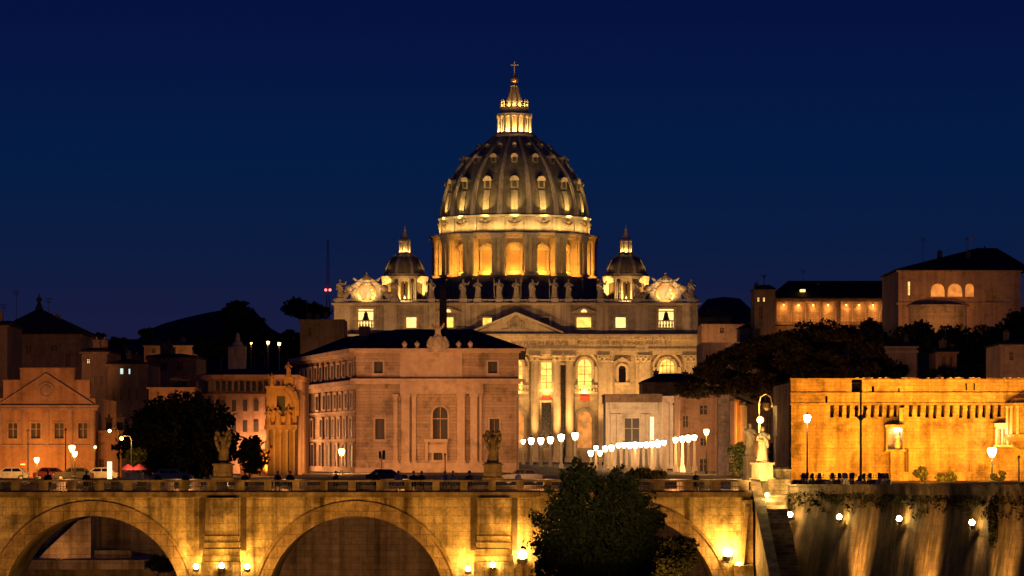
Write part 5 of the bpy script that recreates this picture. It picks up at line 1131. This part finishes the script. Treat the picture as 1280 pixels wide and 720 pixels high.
# ivy on the quay wall
for a, b, bot, l, sd in ((1238,1254,-3,'dark ivy strand near the right frame edge',34),):
    t0, t1 = qt(a), qt(b); iv = thing('ivy', l, 'ivy', qp((t0+t1)/2, .3, -1)); cl = []
    for k in range(34):
        t = rg.uniform(t0, t1)*.5+(t0+t1)/4; f = rg.random(); z = -.6+(bot+.6)*f; o = .1+1.6*(-z)/11; cl.append((*qp(t+f*.6, o, z), .3*(1.2-f), .2, .8))
    foliage('leaves', cl, 2600, .1, M['ivy'], iv, shell=.2, seed=sd)
iv = thing('ivy', 'fringe of ivy hanging below the whole quay parapet', 'ivy', qp(20,.3,0)); cl = []
for k in range(90): cl.append((*qp(ql*k/90*.98, .25, zq(0)-.75-rg.random()**3*1.3), .5, .3, .16+.3*rg.random()))
foliage('leaves', cl, 4500, .1, M['ivy'], iv, shell=.2, seed=36)

# ------------------------------------------------------------------ statues
def figure(h, rnd, pose=0):
    mb = MB(); ph = rnd.uniform(0,6); sway = rnd.uniform(-.04,.04)*h; n = 22; m = 16
    prof = [(0,.17),(.03,.175),(.15,.15),(.3,.135),(.42,.13),(.5,.135),(.58,.115),(.66,.125),(.74,.145),(.8,.14),(.835,.09),(.85,.045),(.875,.04)]
    vs = []; fs = []
    for t, r in prof:
        for i in range(n):
            a = 2*pi*i/n; fold = 1+.10*sin(6*a+ph+4*t)*(1-t)+.05*sin(11*a+ph*2-7*t)*(1-t*.6)
            vs.append((r*h*fold*cos(a)*1.05+sway*sin(t*3.2), r*h*fold*sin(a)*.8, t*h))
    for j in range(len(prof)-1):
        for i in range(n): fs.append((j*n+i, j*n+(i+1)%n, (j+1)*n+(i+1)%n, (j+1)*n+i))
    fs.append(tuple(range(n-1,-1,-1))); mb.add(vs, fs)
    hx = sway*sin(.9*3.2)
    mb.ball((hx,-.01*h,.925*h), .058*h, sx=.85, sz=1.25, n=12, m=9); mb.ball((hx,.02*h,.945*h), .06*h, sz=1.05, n=10, m=7); mb.tube((hx,-.055*h,.925*h),(hx,-.072*h,.913*h),.012*h,.008*h,5)
    sh_ = .78*h
    if pose == 0: L_ = [(-.12,0,.78),(-.2,-.06,.62),(-.08,-.15,.58)]; Rr = [(.12,0,.78),(.2,-.05,.66),(.12,-.16,.72)]
    elif pose == 1: L_ = [(-.12,0,.78),(-.23,-.04,.7),(-.26,-.1,.88)]; Rr = [(.12,0,.78),(.2,-.05,.62),(.1,-.14,.55)]
    else: L_ = [(-.12,0,.78),(-.19,-.02,.6),(-.17,-.08,.46)]; Rr = [(.12,0,.78),(.24,-.08,.72),(.3,-.16,.84)]
    for q in (L_, Rr):
        pts = [(x*h+hx*.8, y*h, z*h) for x,y,z in q]; mb.path(pts, [.055*h,.045*h,.028*h], 8); mb.ball(pts[1], .045*h, n=8, m=5); mb.ball(pts[2], .034*h, sz=1.3, n=8, m=5)
        for g in (-1,0,1): mb.tube(pts[2], (pts[2][0]+g*.012*h, pts[2][1]-.02*h, pts[2][2]+.05*h), .011*h, .007*h, 4)
    mb.path([(-.1*h,-.1*h,.76*h),(.05*h,-.14*h,.6*h),(.15*h,-.06*h,.4*h)],[.03*h,.05*h,.03*h],6)
    return mb
def wing(h, s):
    mb = MB(); pts = [(s*.05,.1,.68),(s*.12,.15,.86),(s*.17,.17,1.0),(s*.215,.17,.9),(s*.22,.16,.72),(s*.17,.14,.5),(s*.12,.12,.32)]
    ax_ = [(.07,.04),(.09,.05),(.08,.05),(.08,.045),(.09,.04),(.07,.035),(.02,.02)]
    for (p, q), (r0, r1) in zip(zip(pts[:-1], pts[1:]), zip(ax_[:-1], ax_[1:])):
        mb.tube([c*h for c in p], [c*h for c in q], r0[0]*h*.62, r1[0]*h*.62, 10)
    for k in range(7):
        a = k/6; mb.tube((s*(.2-.05*a)*h,.16*h,(.82-.2*a)*h),(s*(.16-.06*a)*h,.14*h,(.5-.14*a)*h),.035*h,.015*h,6)
    return mb
def statue(name, label, loc, h, pose, seed, rot=0, wings=False, group=None, ped=None, mat='marble', extra=None):
    t = thing(name, label, 'statue', (0,0,0), group)
    b = MB(); zb = 0
    if ped:
        pw, phh = ped; b.box(-pw,pw,-pw*.9,pw*.9,0,phh*.14); b.box(-pw*.82,pw*.82,-pw*.72,pw*.72,phh*.142,phh*.84); b.box(-pw*.95,pw*.95,-pw*.85,pw*.85,phh*.842,phh*.93); b.lathe(0,0,[(pw*.8,phh*.932),(pw*.72,phh)],14); zb = phh
    else: b.box(-.2*h,.2*h,-.17*h,.17*h,0,.03*h); zb = .03*h
    obj('pedestal', b, M['bridged'] if wings else M[mat], t)
    f = figure(h, random.Random(seed), pose); f.v = [(x,y,z+zb+.002) for x,y,z in f.v]; obj('figure', f, M['bridged'] if wings else M[mat], t, True)
    if wings:
        for s in (-1,1): w_ = wing(h, s); w_.v = [(x,y,z+zb) for x,y,z in w_.v]; obj('wing', w_, M['bridged'], t, True)
    if extra == 'cross':
        c = MB(); c.box(.24*h,.28*h,-.12*h,-.08*h,zb,zb+1.05*h); c.box(.14*h,.239*h,-.119*h,-.081*h,zb+.86*h,zb+.9*h); c.box(.281*h,.38*h,-.119*h,-.081*h,zb+.86*h,zb+.9*h); obj('cross', c, M[mat], t)
    if extra == 'staff':
        c = MB(); c.tube((-.26*h,-.1*h,zb),(-.28*h,-.1*h,zb+1.0*h),.018*h,.015*h,6); obj('staff', c, M[mat], t)
    t.location = loc; t.rotation_euler = (0,0,rot); return t
for k, (p, py, hh) in enumerate(((336,531,2.4),(347.5,531,2.5),(361,531,2.6),(361,472,2.2),(340,482.4,1.8))):
    f = figure(hh, random.Random(70+k), k % 3); f.v = [(x+U(p,500), y+499.5, z+Z(py,500)) for x,y,z in f.v]; obj('sculpture', f, M['plaster'], gt, True)
zbal = fz(374)+.25
words = {0:'in the very middle of the basilica roofline',-21:'just left of the middle of the basilica roofline',21:'just right of the middle of the basilica roofline',-48:'second left of the middle on the roofline',48:'second right of the middle on the roofline',-66:'third left of the middle on the roofline',66:'third right of the middle on the roofline',-106:'at the foot of the left minor dome, towards the middle',106:'at the foot of the right minor dome, towards the middle',-152:'between left clock and left minor dome',152:'between right clock and right minor dome',-220:'at the far left end of the basilica roofline',220:'at the far right end of the basilica roofline'}
for i, o in enumerate(SP):
    pose = i % 3; st_ = statue('roof_statue', 'stone saint statue '+words[o], (fx(o), BD+1.65, zbal), 5.9, pose, i+40, group='saints along the basilica roofline', extra=('cross' if o == 0 else 'staff' if i % 3 == 1 else None))
spot((gx(278), 292.5, .3), (gx(278), 281, 2.6), 500, GOLD, 90, .8, .1)
statue('angel_statue', 'winged angel statue seen from behind beside the dark tree', (gx(278.5), GD+.35, gz(600)), 2.45, 0, 90, pi, True, 'angel statues on the bridge', (.85,1.35))
statue('angel_statue', 'dark winged angel statue before the arched-window building', (gx(616), GD+.35, gz(600)), 2.45, 2, 91, pi, True, 'angel statues on the bridge', (.85,1.35))
spot((gx(640), 300, .2), (gx(614), 281, 2.6), 120, GOLD, 60, .8, .1); spot((gx(575), 300, .2), (gx(614), 281, 2.6), 420, GOLD, 60, .8, .1)
statue('saint_statue', 'large golden saint statue on tall pedestal with arm bent', (U(953,287), 287, Z(601,287)), 2.75, 0, 92, .5, False, 'golden statues at the bridge end', (.78,1.55), 'marble')
statue('saint_statue', 'smaller golden statue left of the large golden saint', (U(937.5,296), 296, Z(600,296)), 2.5, 1, 93, .3, False, 'golden statues at the bridge end', (.55,2.1), 'marble')
spot((U(948,278), 276, .9), (U(951,287), 287, 3.0), 7000, (1,.56,.14), 60, .8, .1); spot((U(930,280), 281, .6), (U(938,296), 296, 3.2), 6000, (1,.5,.12), 60, .8, .1)
mb = MB(); mb.pbox(962,988,590,599,289,1.6); mb.pbox(960,990,586.5,589.9,288.8,2.0); mb.ball((U(975,289.8),289.8,Z(586.4,289.8)),.75,sz=.3,sx=1.3); single('stone_block', mb, M['bridge'], 'low capped stone block at the stair head', 'stone block')
mb = MB(); mb.pbox(943,986,599.2,603.5,287.6,3.0); mb.pbox(950,986,603.6,640,288,2.8); single('stair_head_wall', mb, M['bridge'], 'yellow lit stone wall under the golden statues', 'wall')
point((U(972,284),283.2,1.3), 700, GOLD, .1); spot((20.4,279,-.2),(20.4,284.2,-2.2),1200,GOLD,100,.8,.1)

# ------------------------------------------------------------------ street lamps
def street_lamp(label, px, py, D, power, r=.33, mat='warm_l', base=0., color=ORANGE, group='lit street lamps', kind='post', name='street_lamp'):
    x, z = U(px,D), Z(py,D); t = thing(name, label, 'street lamp', (x, D, base), group)
    g = MB()
    if kind in ('post','obelisk') and r > .25: g.lathe(x, D, [(.5*r,z-1.05*r),(.8*r,z-.4*r),(1.0*r,z+.45*r),(.85*r,z+.85*r),(.3*r,z+1.0*r)], 8); obj('lantern_glass', g, M[mat], t)
    else: g.ball((x,D,z), r, n=12, m=8); obj('globe', g, M[mat], t, True)
    if kind == 'obelisk': c_ = MB(); c_.lathe(x, D, [(.95*r,z+1.02*r),(.5*r,z+1.35*r),(.1*r,z+1.5*r),(.04*r,z+1.9*r)], 8); obj('lantern_cap', c_, M['iron'], t)
    p = MB()
    if kind == 'post': p.lathe(x, D, [(.2,base),(.2,base+.5),(.09,base+.6),(.06,z-r*1.05),(.14,z-r*1.0)], 8); p.lathe(x, D, [(.16,z+r*.98),(.05,z+r*1.25),(.02,z+r*1.5)], 8)
    elif kind == 'obelisk': p.hexa([(x-.45,D-.45,base),(x+.45,D-.45,base),(x+.45,D+.45,base),(x-.45,D+.45,base)],[(x-.4,D-.4,base+.9),(x+.4,D-.4,base+.9),(x+.4,D+.4,base+.9),(x-.4,D+.4,base+.9)]); p.hexa([(x-.27,D-.27,base+.903),(x+.27,D-.27,base+.903),(x+.27,D+.27,base+.903),(x-.27,D+.27,base+.903)],[(x-.16,D-.16,z-r*1.02),(x+.16,D-.16,z-r*1.02),(x+.16,D+.16,z-r*1.02),(x-.16,D+.16,z-r*1.02)])
    elif kind == 'arm': p.path([(x+1.1,D,base),(x+1.1,D,z-.2),(x+.9,D,z+.25),(x+.2,D,z+r+.1)],[.11,.07,.06,.05],8)
    obj('post', p, M['travp'] if kind == 'obelisk' else M['iron'], t)
    if power: point((x, D-r-.35, z-.25), power, color, .15)
    return t
street_lamp('bright double street lamp before the church front, upper globe', 90, 560.5, 394, 1500, .36)
street_lamp('lower globe of lamps before the church front', 93.5, 567.5, 392, 800, .3)
street_lamp('small orange street lamp low at the church left side', 46, 575, 394, 1300, .3)
street_lamp('tall curved street lamp beside the dark round tree', 152, 548, 400, 900, .2, kind='arm')
street_lamp('tiny cool street lamp on the annexe roof edge', 137, 538.5, 430, 200, .17, 'white_l', kind='arm')
street_lamp('pinpoint lamp on the salmon annexe wall', 119, 559, 440, 200, .16)
street_lamp('starry street lamp before the auditorium left flank', 427, 565, 540, 6500, .5)
street_lamp('orange starry street lamp at the end of the avenue lamps', 883, 540, 520, 4500, .42)
street_lamp('white glowing street lamp on tall thin post before the bastion', 1009, 523, 345, 1800, .36, 'white_l', color=GOLD)
street_lamp('brightest large round street lamp at far right before the bastion', 1240, 565, 330, 1800, .42, 'white_l', color=GOLD)
street_lamp('little lamp on a short post on the river stairs', 959, 618.5, 281.8, 420, .2, base=-2.4, color=GOLD)
for p, py, l in ((314,429,'left'),(335,428.5,'middle'),(349,430,'right')): street_lamp('far tiny lamp on the dark hillside, %s of three' % l, p, py, 960, 500, .42 if l != 'left' else .28, base=20, group='far lamps on the hillside')
for i, (p, py) in enumerate(((719,545),(701.5,547),(688,550),(676,551),(664,551.2),(654,552),(646,552.5))):
    D = 650+55*i; street_lamp('white obelisk lamp, %s from the right in the left avenue row' % ORD[i], p, py, D, 0, .62+.03*i if i < 5 else .55, 'white_l', color=WARM, kind='obelisk', group='obelisk lamps in the left avenue row', name='avenue_lamp')
rr_ = [(868,547),(860.5,548),(853,549),(844.5,550),(830,553.5),(822.5,555),(815,555.5),(808,556),(801,556),(794,556.5),(787,556.5),(780,556.5),(773,557),(764.5,560),(756.5,561),(750,566.5),(745,560),(738.5,566.5)]
for i, (p, py) in enumerate(rr_):
    D = 560+5*i; street_lamp('white obelisk lamp, %s from the right in the long avenue row' % ORD[i], p, py, D, 0, .40+.1*((i*7)%4)/3, 'white_l', color=WARM, kind='obelisk', group='obelisk lamps in the right avenue row', name='avenue_lamp')
for k in range(6): point((U(690-8*k,680+60*k)+5,676+60*k,5.8), 2200, WARM, .3); point((U(866-19*k,552+17*k)-1,552+17*k,5.6), 2400, WARM, .3)
# white strip of the portico, its floodlight put in as emission, and crook lamp
mb = MB(); mb.pbox(812.5,817.5,521,556,620,.4); single('lit_pylon', mb, glow('pylon_glow', (1,.72,.38), 1.0), 'slim white pylon with painted glow in front of the portico', 'pylon')
mb = MB(); D_ = 440.; X = lambda p: U(p,D_); ZZ = lambda p: Z(p,D_)
ck = thing('crook_lamp', 'orange lamp below a pale hooked crook post near golden statues', 'street lamp', (X(949), D_, 0), 'lit street lamps')
mb.path([(X(949),D_,0),(X(949),D_,ZZ(503)),(X(951),D_,ZZ(496)),(X(957),D_,ZZ(492.5)),(X(963),D_,ZZ(496)),(X(965),D_,ZZ(505)),(X(965),D_,ZZ(509))],[.12,.09,.08,.08,.08,.08,.06],8); obj('post', mb, M['paint'], ck)
mb = MB(); mb.ball((X(950),D_-.4,ZZ(525)),.42,n=12,m=8); obj('globe', mb, M['warm_l'], ck, True); point((X(950),D_-1.3,ZZ(527)), 2600, ORANGE, .15)
mb = MB(); mb.lathe(X(958.5),D_,[(.25,ZZ(513)),(.5,ZZ(510)),(.55,ZZ(504)),(.3,ZZ(499)),(.08,ZZ(493))],10); obj('hanging_lantern', mb, M['iron'], ck)
mb = MB(); mb.tube((U(968.5,300),300,0),(U(968.5,300),300,Z(512,300)),.1,.07,8); mb.box(U(966.5,300),U(971,300),299.8,300.2,Z(545,300),Z(507,300)); single('white_mast', mb, M['paint'], 'slim white mast with a long box head beside the golden saint', 'mast')
mb = MB(); D_ = 335.; x = U(1076,D_); mb.lathe(x,D_,[(.3,0),(.28,.9),(.12,1.1),(.09,Z(475,D_))],8)
for s in (-1,1): mb.path([(x,D_,Z(524,D_)),(x+s*.5,D_,Z(520,D_)),(x+s*.42,D_,Z(512,D_))],[.06,.06,.05],6); mb.ball((x+s*.42,D_,Z(511,D_)),.2)
mb.ball((x,D_,Z(522,D_)),.28); single('iron_lamp_post', mb, M['iron'], 'tall unlit black iron lamp post against the orange bastion', 'lamp post')
mb = MB(); mb.tube((U(1273.5,D_),D_,0),(U(1273.5,D_),D_,Z(571,D_)),.09,.07,6); mb.ball((U(1273.5,D_),D_,Z(571,D_)),.14); single('short_post', mb, M['iron'], 'short dark post at the right frame edge', 'post')
for p, D_, t_, l in ((35,420,538,'thin pale flag pole left of the church windows'),(82,405,537,'thin dark pole between church windows'),(556.5,500,568,'thin pole right of the auditorium balcony'),(646.5,480,498,'thin pale pole at the auditorium right corner')):
    mb = MB(); mb.tube((U(p,D_),D_,0),(U(p,D_),D_,Z(t_,D_)),.09,.06,6); mb.ball((U(p,D_),D_,Z(t_,D_)),.13); single('pole', mb, M['paint'] if 'pale' in l else M['iron'], l, 'pole')
# traffic light and round road sign
D_ = 400.; tl = thing('traffic_light', 'traffic light seen from behind before the auditorium left corner', 'traffic light', (U(477,D_), D_, 0))
mb = MB(); mb.tube((U(477,D_),D_,0),(U(477,D_),D_,Z(567,D_)),.07,.06,6); obj('post', mb, M['paint'], tl)
mb = MB(); mb.pbox(478,481.5,563,574.5,D_,.3); mb.pbox(473.5,476.3,564,573,D_,.3); obj('signal_head', mb, M['iron'], tl)
D_ = 395.; rs_ = thing('road_sign', 'round no-entry sign with red disc by the church', 'road sign', (U(28.5,D_), D_, 0)); mb = MB(); mb.tube((U(28.5,D_),D_,0),(U(28.5,D_),D_,Z(582,D_)),.05,.05,6); obj('post', mb, M['iron'], rs_)
mb = MB(); cx__, cz__ = U(28.5,D_), Z(580.5,D_); mb.prism([(cx__+.38*cos(2*pi*i/20), cz__+.38*sin(2*pi*i/20)) for i in range(20)], D_-.12, D_-.08); so = obj('disc', mb, plain('faded_red_enamel', (.18,.015,.01), .6), rs_); mb = MB(); mb.box(cx__-.26,cx__+.26,D_-.14,D_-.121,cz__-.07,cz__+.07); obj('bar', mb, M['paint'], so)
# market stall awning
D_ = 375.; sa = thing('street_stall', 'street stall with two red lit parasols beside the dark tree', 'stall', (U(166,D_), D_, 0))
for p in (160,174):
    mb = MB(); mb.lathe(U(p,D_),D_,[(.95,Z(587.5,D_)),(.9,Z(586.5,D_)),(.06,Z(580,D_))],12); obj('parasol', mb, M['red'], sa); mb = MB(); mb.tube((U(p,D_),D_,0),(U(p,D_),D_,Z(581,D_)),.03,.03,6); obj('pole', mb, M['iron'], sa)
mb = MB(); mb.box(U(156,D_),U(178,D_),D_+.2,D_+.9,0,.95); mb.box(U(155,D_),U(179,D_),D_+.1,D_+1,.953,1.03); obj('counter', mb, M['paint'], sa); point((U(166,D_),D_-1.6,2.4), 160, (1,.7,.5), .1)
mb = MB(); D_ = 390.; mb.pbox(134,139.5,577,603,D_,.4); single('street_panel', mb, glow('panel_light', (1,.75,.4), 1.3), 'upright glowing street panel beside the tall curved lamp', 'panel')

# ------------------------------------------------------------------ vehicles
def car(label, cat, loc, rot, paint, lights=None, van=False, group='cars on the riverside street'):
    t = thing('parked_car' if not van else 'van', label, cat, (0,0,0), group)
    pr = [(-2.1,.35),(-2.12,.62),(-1.95,.85),(-1.05,.93),(1.6,.95),(2.08,.86),(2.12,.4),(2.0,.3),(-2.0,.3)] if not van else [(-2.5,.35),(-2.52,.9),(-2.2,1.15),(-1.75,1.25),(2.5,1.3),(2.52,.4),(2.4,.3),(-2.4,.3)]
    b = MB(); b.prism(pr, -.83, .83)
    if not van: lo_ = [(-1.1,.931),(1.75,.951)]; hi = [(-.45,1.42),(1.15,1.44)]
    else: lo_ = [(-1.8,1.251),(2.49,1.301)]; hi = [(-1.25,2.05),(2.45,2.1)]
    b.hexa([(lo_[0][0],-.78,lo_[0][1]),(lo_[1][0],-.78,lo_[1][1]),(lo_[1][0],.78,lo_[1][1]),(lo_[0][0],.78,lo_[0][1])],[(hi[0][0],-.62,hi[0][1]),(hi[1][0],-.62,hi[1][1]),(hi[1][0],.62,hi[1][1]),(hi[0][0],.62,hi[0][1])])
    obj('body', b, paint, t)
    g = MB(); e_ = .02
    def q(f, k): a, c = lo_, hi; return (a[0][0]+(a[1][0]-a[0][0])*f)*(1-k)+(c[0][0]+(c[1][0]-c[0][0])*f)*k, (a[0][1]*(1-k)+c[0][1]*k)
    for s in (-1,1):
        for f0_, f1_ in ((.08,.47),(.52,.92)):
            p = [q(f0_,.15),q(f1_,.15),q(f1_,.85),q(f0_,.85)]; yy = [(.78-.16*k)*s for k in (.15,.15,.85,.85)]
            g.add([(a,y+s*.015,z) for (a,z),y in zip(p,yy)]+[(a,y-s*.03,z) for (a,z),y in zip(p,yy)], [(0,1,2,3),(7,6,5,4),(0,4,5,1),(1,5,6,2),(2,6,7,3),(3,7,4,0)])
    for f_, s in ((0,-1),(1,1)):
        (a0,z0),(a1,z1) = q(f_,.12), q(f_,.88); g.hexa([(a0+s*.015,-.68,z0),(a0+s*.015,.68,z0),(a0-s*.05,.68,z0),(a0-s*.05,-.68,z0)],[(a1+s*.015,-.58,z1),(a1+s*.015,.58,z1),(a1-s*.05,.58,z1),(a1-s*.05,-.58,z1)])
    obj('windows', g, M['darkglass'], t)
    for x in (-1.3,1.35):
        for s in (-1,1):
            w_ = MB(); w_.tube((x,s*.68,.31),(x,s*.86,.31),.31,.31,16); wo = obj('wheel', w_, M['iron'], t); w_ = MB(); w_.tube((x,s*.861,.31),(x,s*.88,.31),.18,.16,10); obj('rim', w_, M['paint'], wo)
    for s in (-1,1):
        l_ = MB(); l_.box(-2.16,-2.1,s*.55-.15,s*.55+.15,.6,.74); obj('headlight', l_, lights or M['paint'], t); l_ = MB(); l_.box(2.09,2.15,s*.6-.12,s*.6+.12,.66,.8); obj('tail_light', l_, M['red'], t)
    t.location = loc; t.rotation_euler = (0,0,rot); return t
cp_ = dict(dark=plain('dark_car_paint', (.02,.018,.016), .5), white=plain('white_car_paint', (.6,.58,.55), .3), red=plain('dark_red_car_paint', (.2,.02,.02), .3), grey=plain('grey_car_paint', (.2,.2,.2), .3))
hl = glow('headlight_glass', (1,.85,.6), 6.)
def scooter(label, loc, rot, paint):
    t = thing('motor_scooter', label, 'scooter', (0,0,0), 'motor scooters parked before the bastion')
    for y in (-.62,.62):
        w_ = MB(); w_.tube((-.06,y,.24),(.06,y,.24),.24,.24,14); wo = obj('wheel', w_, M['iron'], t); w_ = MB(); w_.tube((-.07,y,.24),(.07,y,.24),.12,.12,8); obj('rim', w_, M['paint'], wo)
    b = MB(); b.hexa([(-.16,.1,.3),(.16,.1,.3),(.14,.85,.42),(-.14,.85,.42)],[(-.15,.12,.72),(.15,.12,.72),(.1,.9,.74),(-.1,.9,.74)]); b.hexa([(-.18,-.5,.22),(.18,-.5,.22),(.18,.12,.24),(-.18,.12,.24)],[(-.18,-.5,.3),(.18,-.5,.3),(.18,.12,.32),(-.18,.12,.32)]); b.hexa([(-.2,-.56,.3),(.2,-.56,.3),(.2,-.46,.3),(-.2,-.46,.3)],[(-.2,-.5,.95),(.2,-.5,.95),(.16,-.4,.97),(-.16,-.4,.97)]); b.tube((0,-.62,.3),(0,-.42,1.0),.05,.04,8); obj('body', b, paint, t)
    b = MB(); b.hexa([(-.15,.1,.722),(.15,.1,.722),(.11,.88,.742),(-.11,.88,.742)],[(-.13,.14,.84),(.13,.14,.84),(.09,.84,.86),(-.09,.84,.86)]); obj('seat', b, M['iron'], t)
    b = MB(); b.path([(-.34,-.3,1.06),(-.1,-.42,1.0),(.1,-.42,1.0),(.34,-.3,1.06)],[.025,.03,.03,.025],6); b.ball((-.3,-.33,1.2),.06); b.ball((.3,-.33,1.2),.06); obj('handlebar', b, M['iron'], t)
    b = MB(); b.hexa([(-.2,-.5,1.0),(.2,-.5,1.0),(.2,-.47,1.0),(-.2,-.47,1.0)],[(-.14,-.36,1.42),(.14,-.36,1.42),(.14,-.34,1.42),(-.14,-.34,1.42)]); obj('windshield', b, M['darkglass'], t)
    b = MB(); b.ball((0,-.56,.85),.09,sy=.5); obj('headlight', b, M['paint'], t)
    t.location = loc; t.rotation_euler = (0,0,rot); return t
sps = [scooter('x', (0,0,0), 0, cp_[k]) for k in ('dark','white','red','grey')]
sx_ = [1001,1006,1012,1019,1026,1037,1043,1048,1053,1058,1063,1070,1084,1090,1097,1104,1110]
for i, p in enumerate(sx_):
    D = 300+(i%3)*2.2; c_ = (0,0,3,0,2,1,0,1,1,3,0,1,0,1,3,0,0)[i]; o = sps[c_] if not sps[c_].get('used') else copy_tree(sps[c_]); sps[c_]['used'] = 1
    o.location = (U(p,D), D, 0); o.rotation_euler = (0,0,R.uniform(-.9,.9)); o['label'] = '%s motor scooter, %s from the left in the row before the bastion' % (('black','white','dark red','grey')[c_], ORD[i])
for o in list(S.objects):
    if 'used' in o: del o['used']
for p in (1020,1075): point((U(p,297), 294.5, 3.2), 90, ORANGE, .2)
for p, D, c_, l, rot, van in ((12,402,'white','white car at the left frame edge',0,False),(66,404,'red','dark red car before the church front',pi,False),(92,400,'dark','black car below the bright church lamps',0,False),(124,404,'white','pale car below the salmon annexe',0,False),(215,366,'grey','grey car in front of the dark round tree',pi,False),(484,366,'dark','dark car by the traffic light',pi,False),(652,364,'dark','dark car at the auditorium right corner',0,False)):
    car(l, 'van' if van else 'car', (U(p,D), D, 0), rot, cp_[c_], hl if l.startswith(('white van p','pale')) else None, van)

# ------------------------------------------------------------------ people on the bridge
def person_mesh(seed):
    rg = random.Random(seed); st_ = rg.uniform(.05,.2); aw_ = rg.uniform(-.15,.25)
    P = [(0,0,.95),(0,0,1.12),(0,0,1.32),(0,0,1.46),(0,-.01,1.53),(0,-.015,1.63),(0,-.01,1.70),
         (-.1,0,.9),(-.11,-st_,.5),(-.11,-st_*.4,.08),(-.12,-st_*.4-.16,.03),(.1,0,.9),(.11,st_*.7,.5),(.11,st_*1.2,.09),(.12,st_*1.2-.16,.04),
         (-.19,0,1.42),(-.25,.03,1.15),(-.24,-.12-aw_,.95),(-.24,-.16-aw_,.86),(.19,0,1.42),(.25,.03,1.15),(.24,-.1,.93),(.24,-.13,.84)]
    E = [(0,1),(1,2),(2,3),(3,4),(4,5),(5,6),(0,7),(7,8),(8,9),(9,10),(0,11),(11,12),(12,13),(13,14),(2,15),(15,16),(16,17),(17,18),(2,19),(19,20),(20,21),(21,22)]
    Rd = [.15,.13,.16,.1,.055,.095,.075,.1,.07,.045,.04,.1,.07,.045,.04,.065,.05,.038,.032,.065,.05,.038,.032]
    me = bpy.data.meshes.new('person'); me.from_pydata(P, E, []); o = bpy.data.objects.new('person_build', me); COL.objects.link(o)
    o.modifiers.new('s', 'SKIN'); o.modifiers.new('u', 'SUBSURF').levels = 1
    for i, v in enumerate(me.skin_vertices[0].data): v.radius = (Rd[i], Rd[i]*.85); v.use_root = (i == 0)
    bpy.context.view_layer.update()
    r = bpy.data.meshes.new_from_object(o.evaluated_get(bpy.context.evaluated_depsgraph_get())); bpy.data.objects.remove(o); return r
skin = plain('skin', (.42,.26,.18), .6); coats = [plain('dark_coat', (.02,.02,.025), .8), plain('brown_coat', (.1,.05,.03), .8), plain('pale_coat', (.4,.36,.3), .8)]
hair = plain('dark_hair', (.02,.015,.01), .6)
ppl = [(470,285,'person in dark coat on the bridge below the traffic light'),(517,284,'person in dark coat, left of two close heads on the bridge'),(527,284.4,'person in brown coat, right of two close heads on the bridge'),(587,285,'person with bushy hair standing left of the dark angel'),(306,284,'person in dark coat right of the first angel statue'),(347,285.5,'person in brown coat on the bridge before the gateway'),(363,284,'person in dark coat below the auditorium left flank'),(498,287,'person in pale coat on the bridge before the columns'),(648,286,'person in pale coat right of the dark angel'),(198,286,'person in dark coat on the bridge in front of dark tree'),(232,285,'person in brown coat below the left part of the dark tree'),(420,285,'person in dark coat on the bridge under the starry lamp'),(556,286,'person in pale coat on the bridge below the arched window'),(566,286.4,'person in dark coat close beside one in pale coat below the arched window'),(60,286,'person in dark coat on the bridge before the church windows'),(870,285,'person in dark coat on the bridge below the right avenue lamps'),(108,287,'person in brown coat on the bridge before the pale car')]
for i, (p, D, l) in enumerate(ppl):
    t = thing('person', l, 'person', (U(p,D), D, -.12)); me = person_mesh(i); me.materials.clear(); me.materials.append(skin); me.name = 'body'
    b = bpy.data.objects.new('body', me); COL.objects.link(b); b.parent = t; x, y = U(p,D), D
    c = MB(); c.lathe(x,y,[(.26,.55),(.25,.9),(.215,1.1),(.25,1.3),(.22,1.42),(.09,1.49)],16,sy=.72); c.v = [(a,b_,z-.12) for a,b_,z in c.v]
    for s in (-1,1): c.path([(x+s*.2,y,1.29),(x+s*.27,y+.03,1.03),(x+s*.255,y-.1,.84)],[.085,.075,.06],8)
    obj('coat', c, coats[1 if 'brown' in l else 2 if 'pale' in l else 0], t, True)
    c = MB(); r_ = .135 if 'bushy' in l else .105; c.ball((x,y+.025,1.575),r_,sz=1.05); obj('hair', c, hair, t, True)
    t.rotation_euler = (0,0,R.uniform(-1,1))
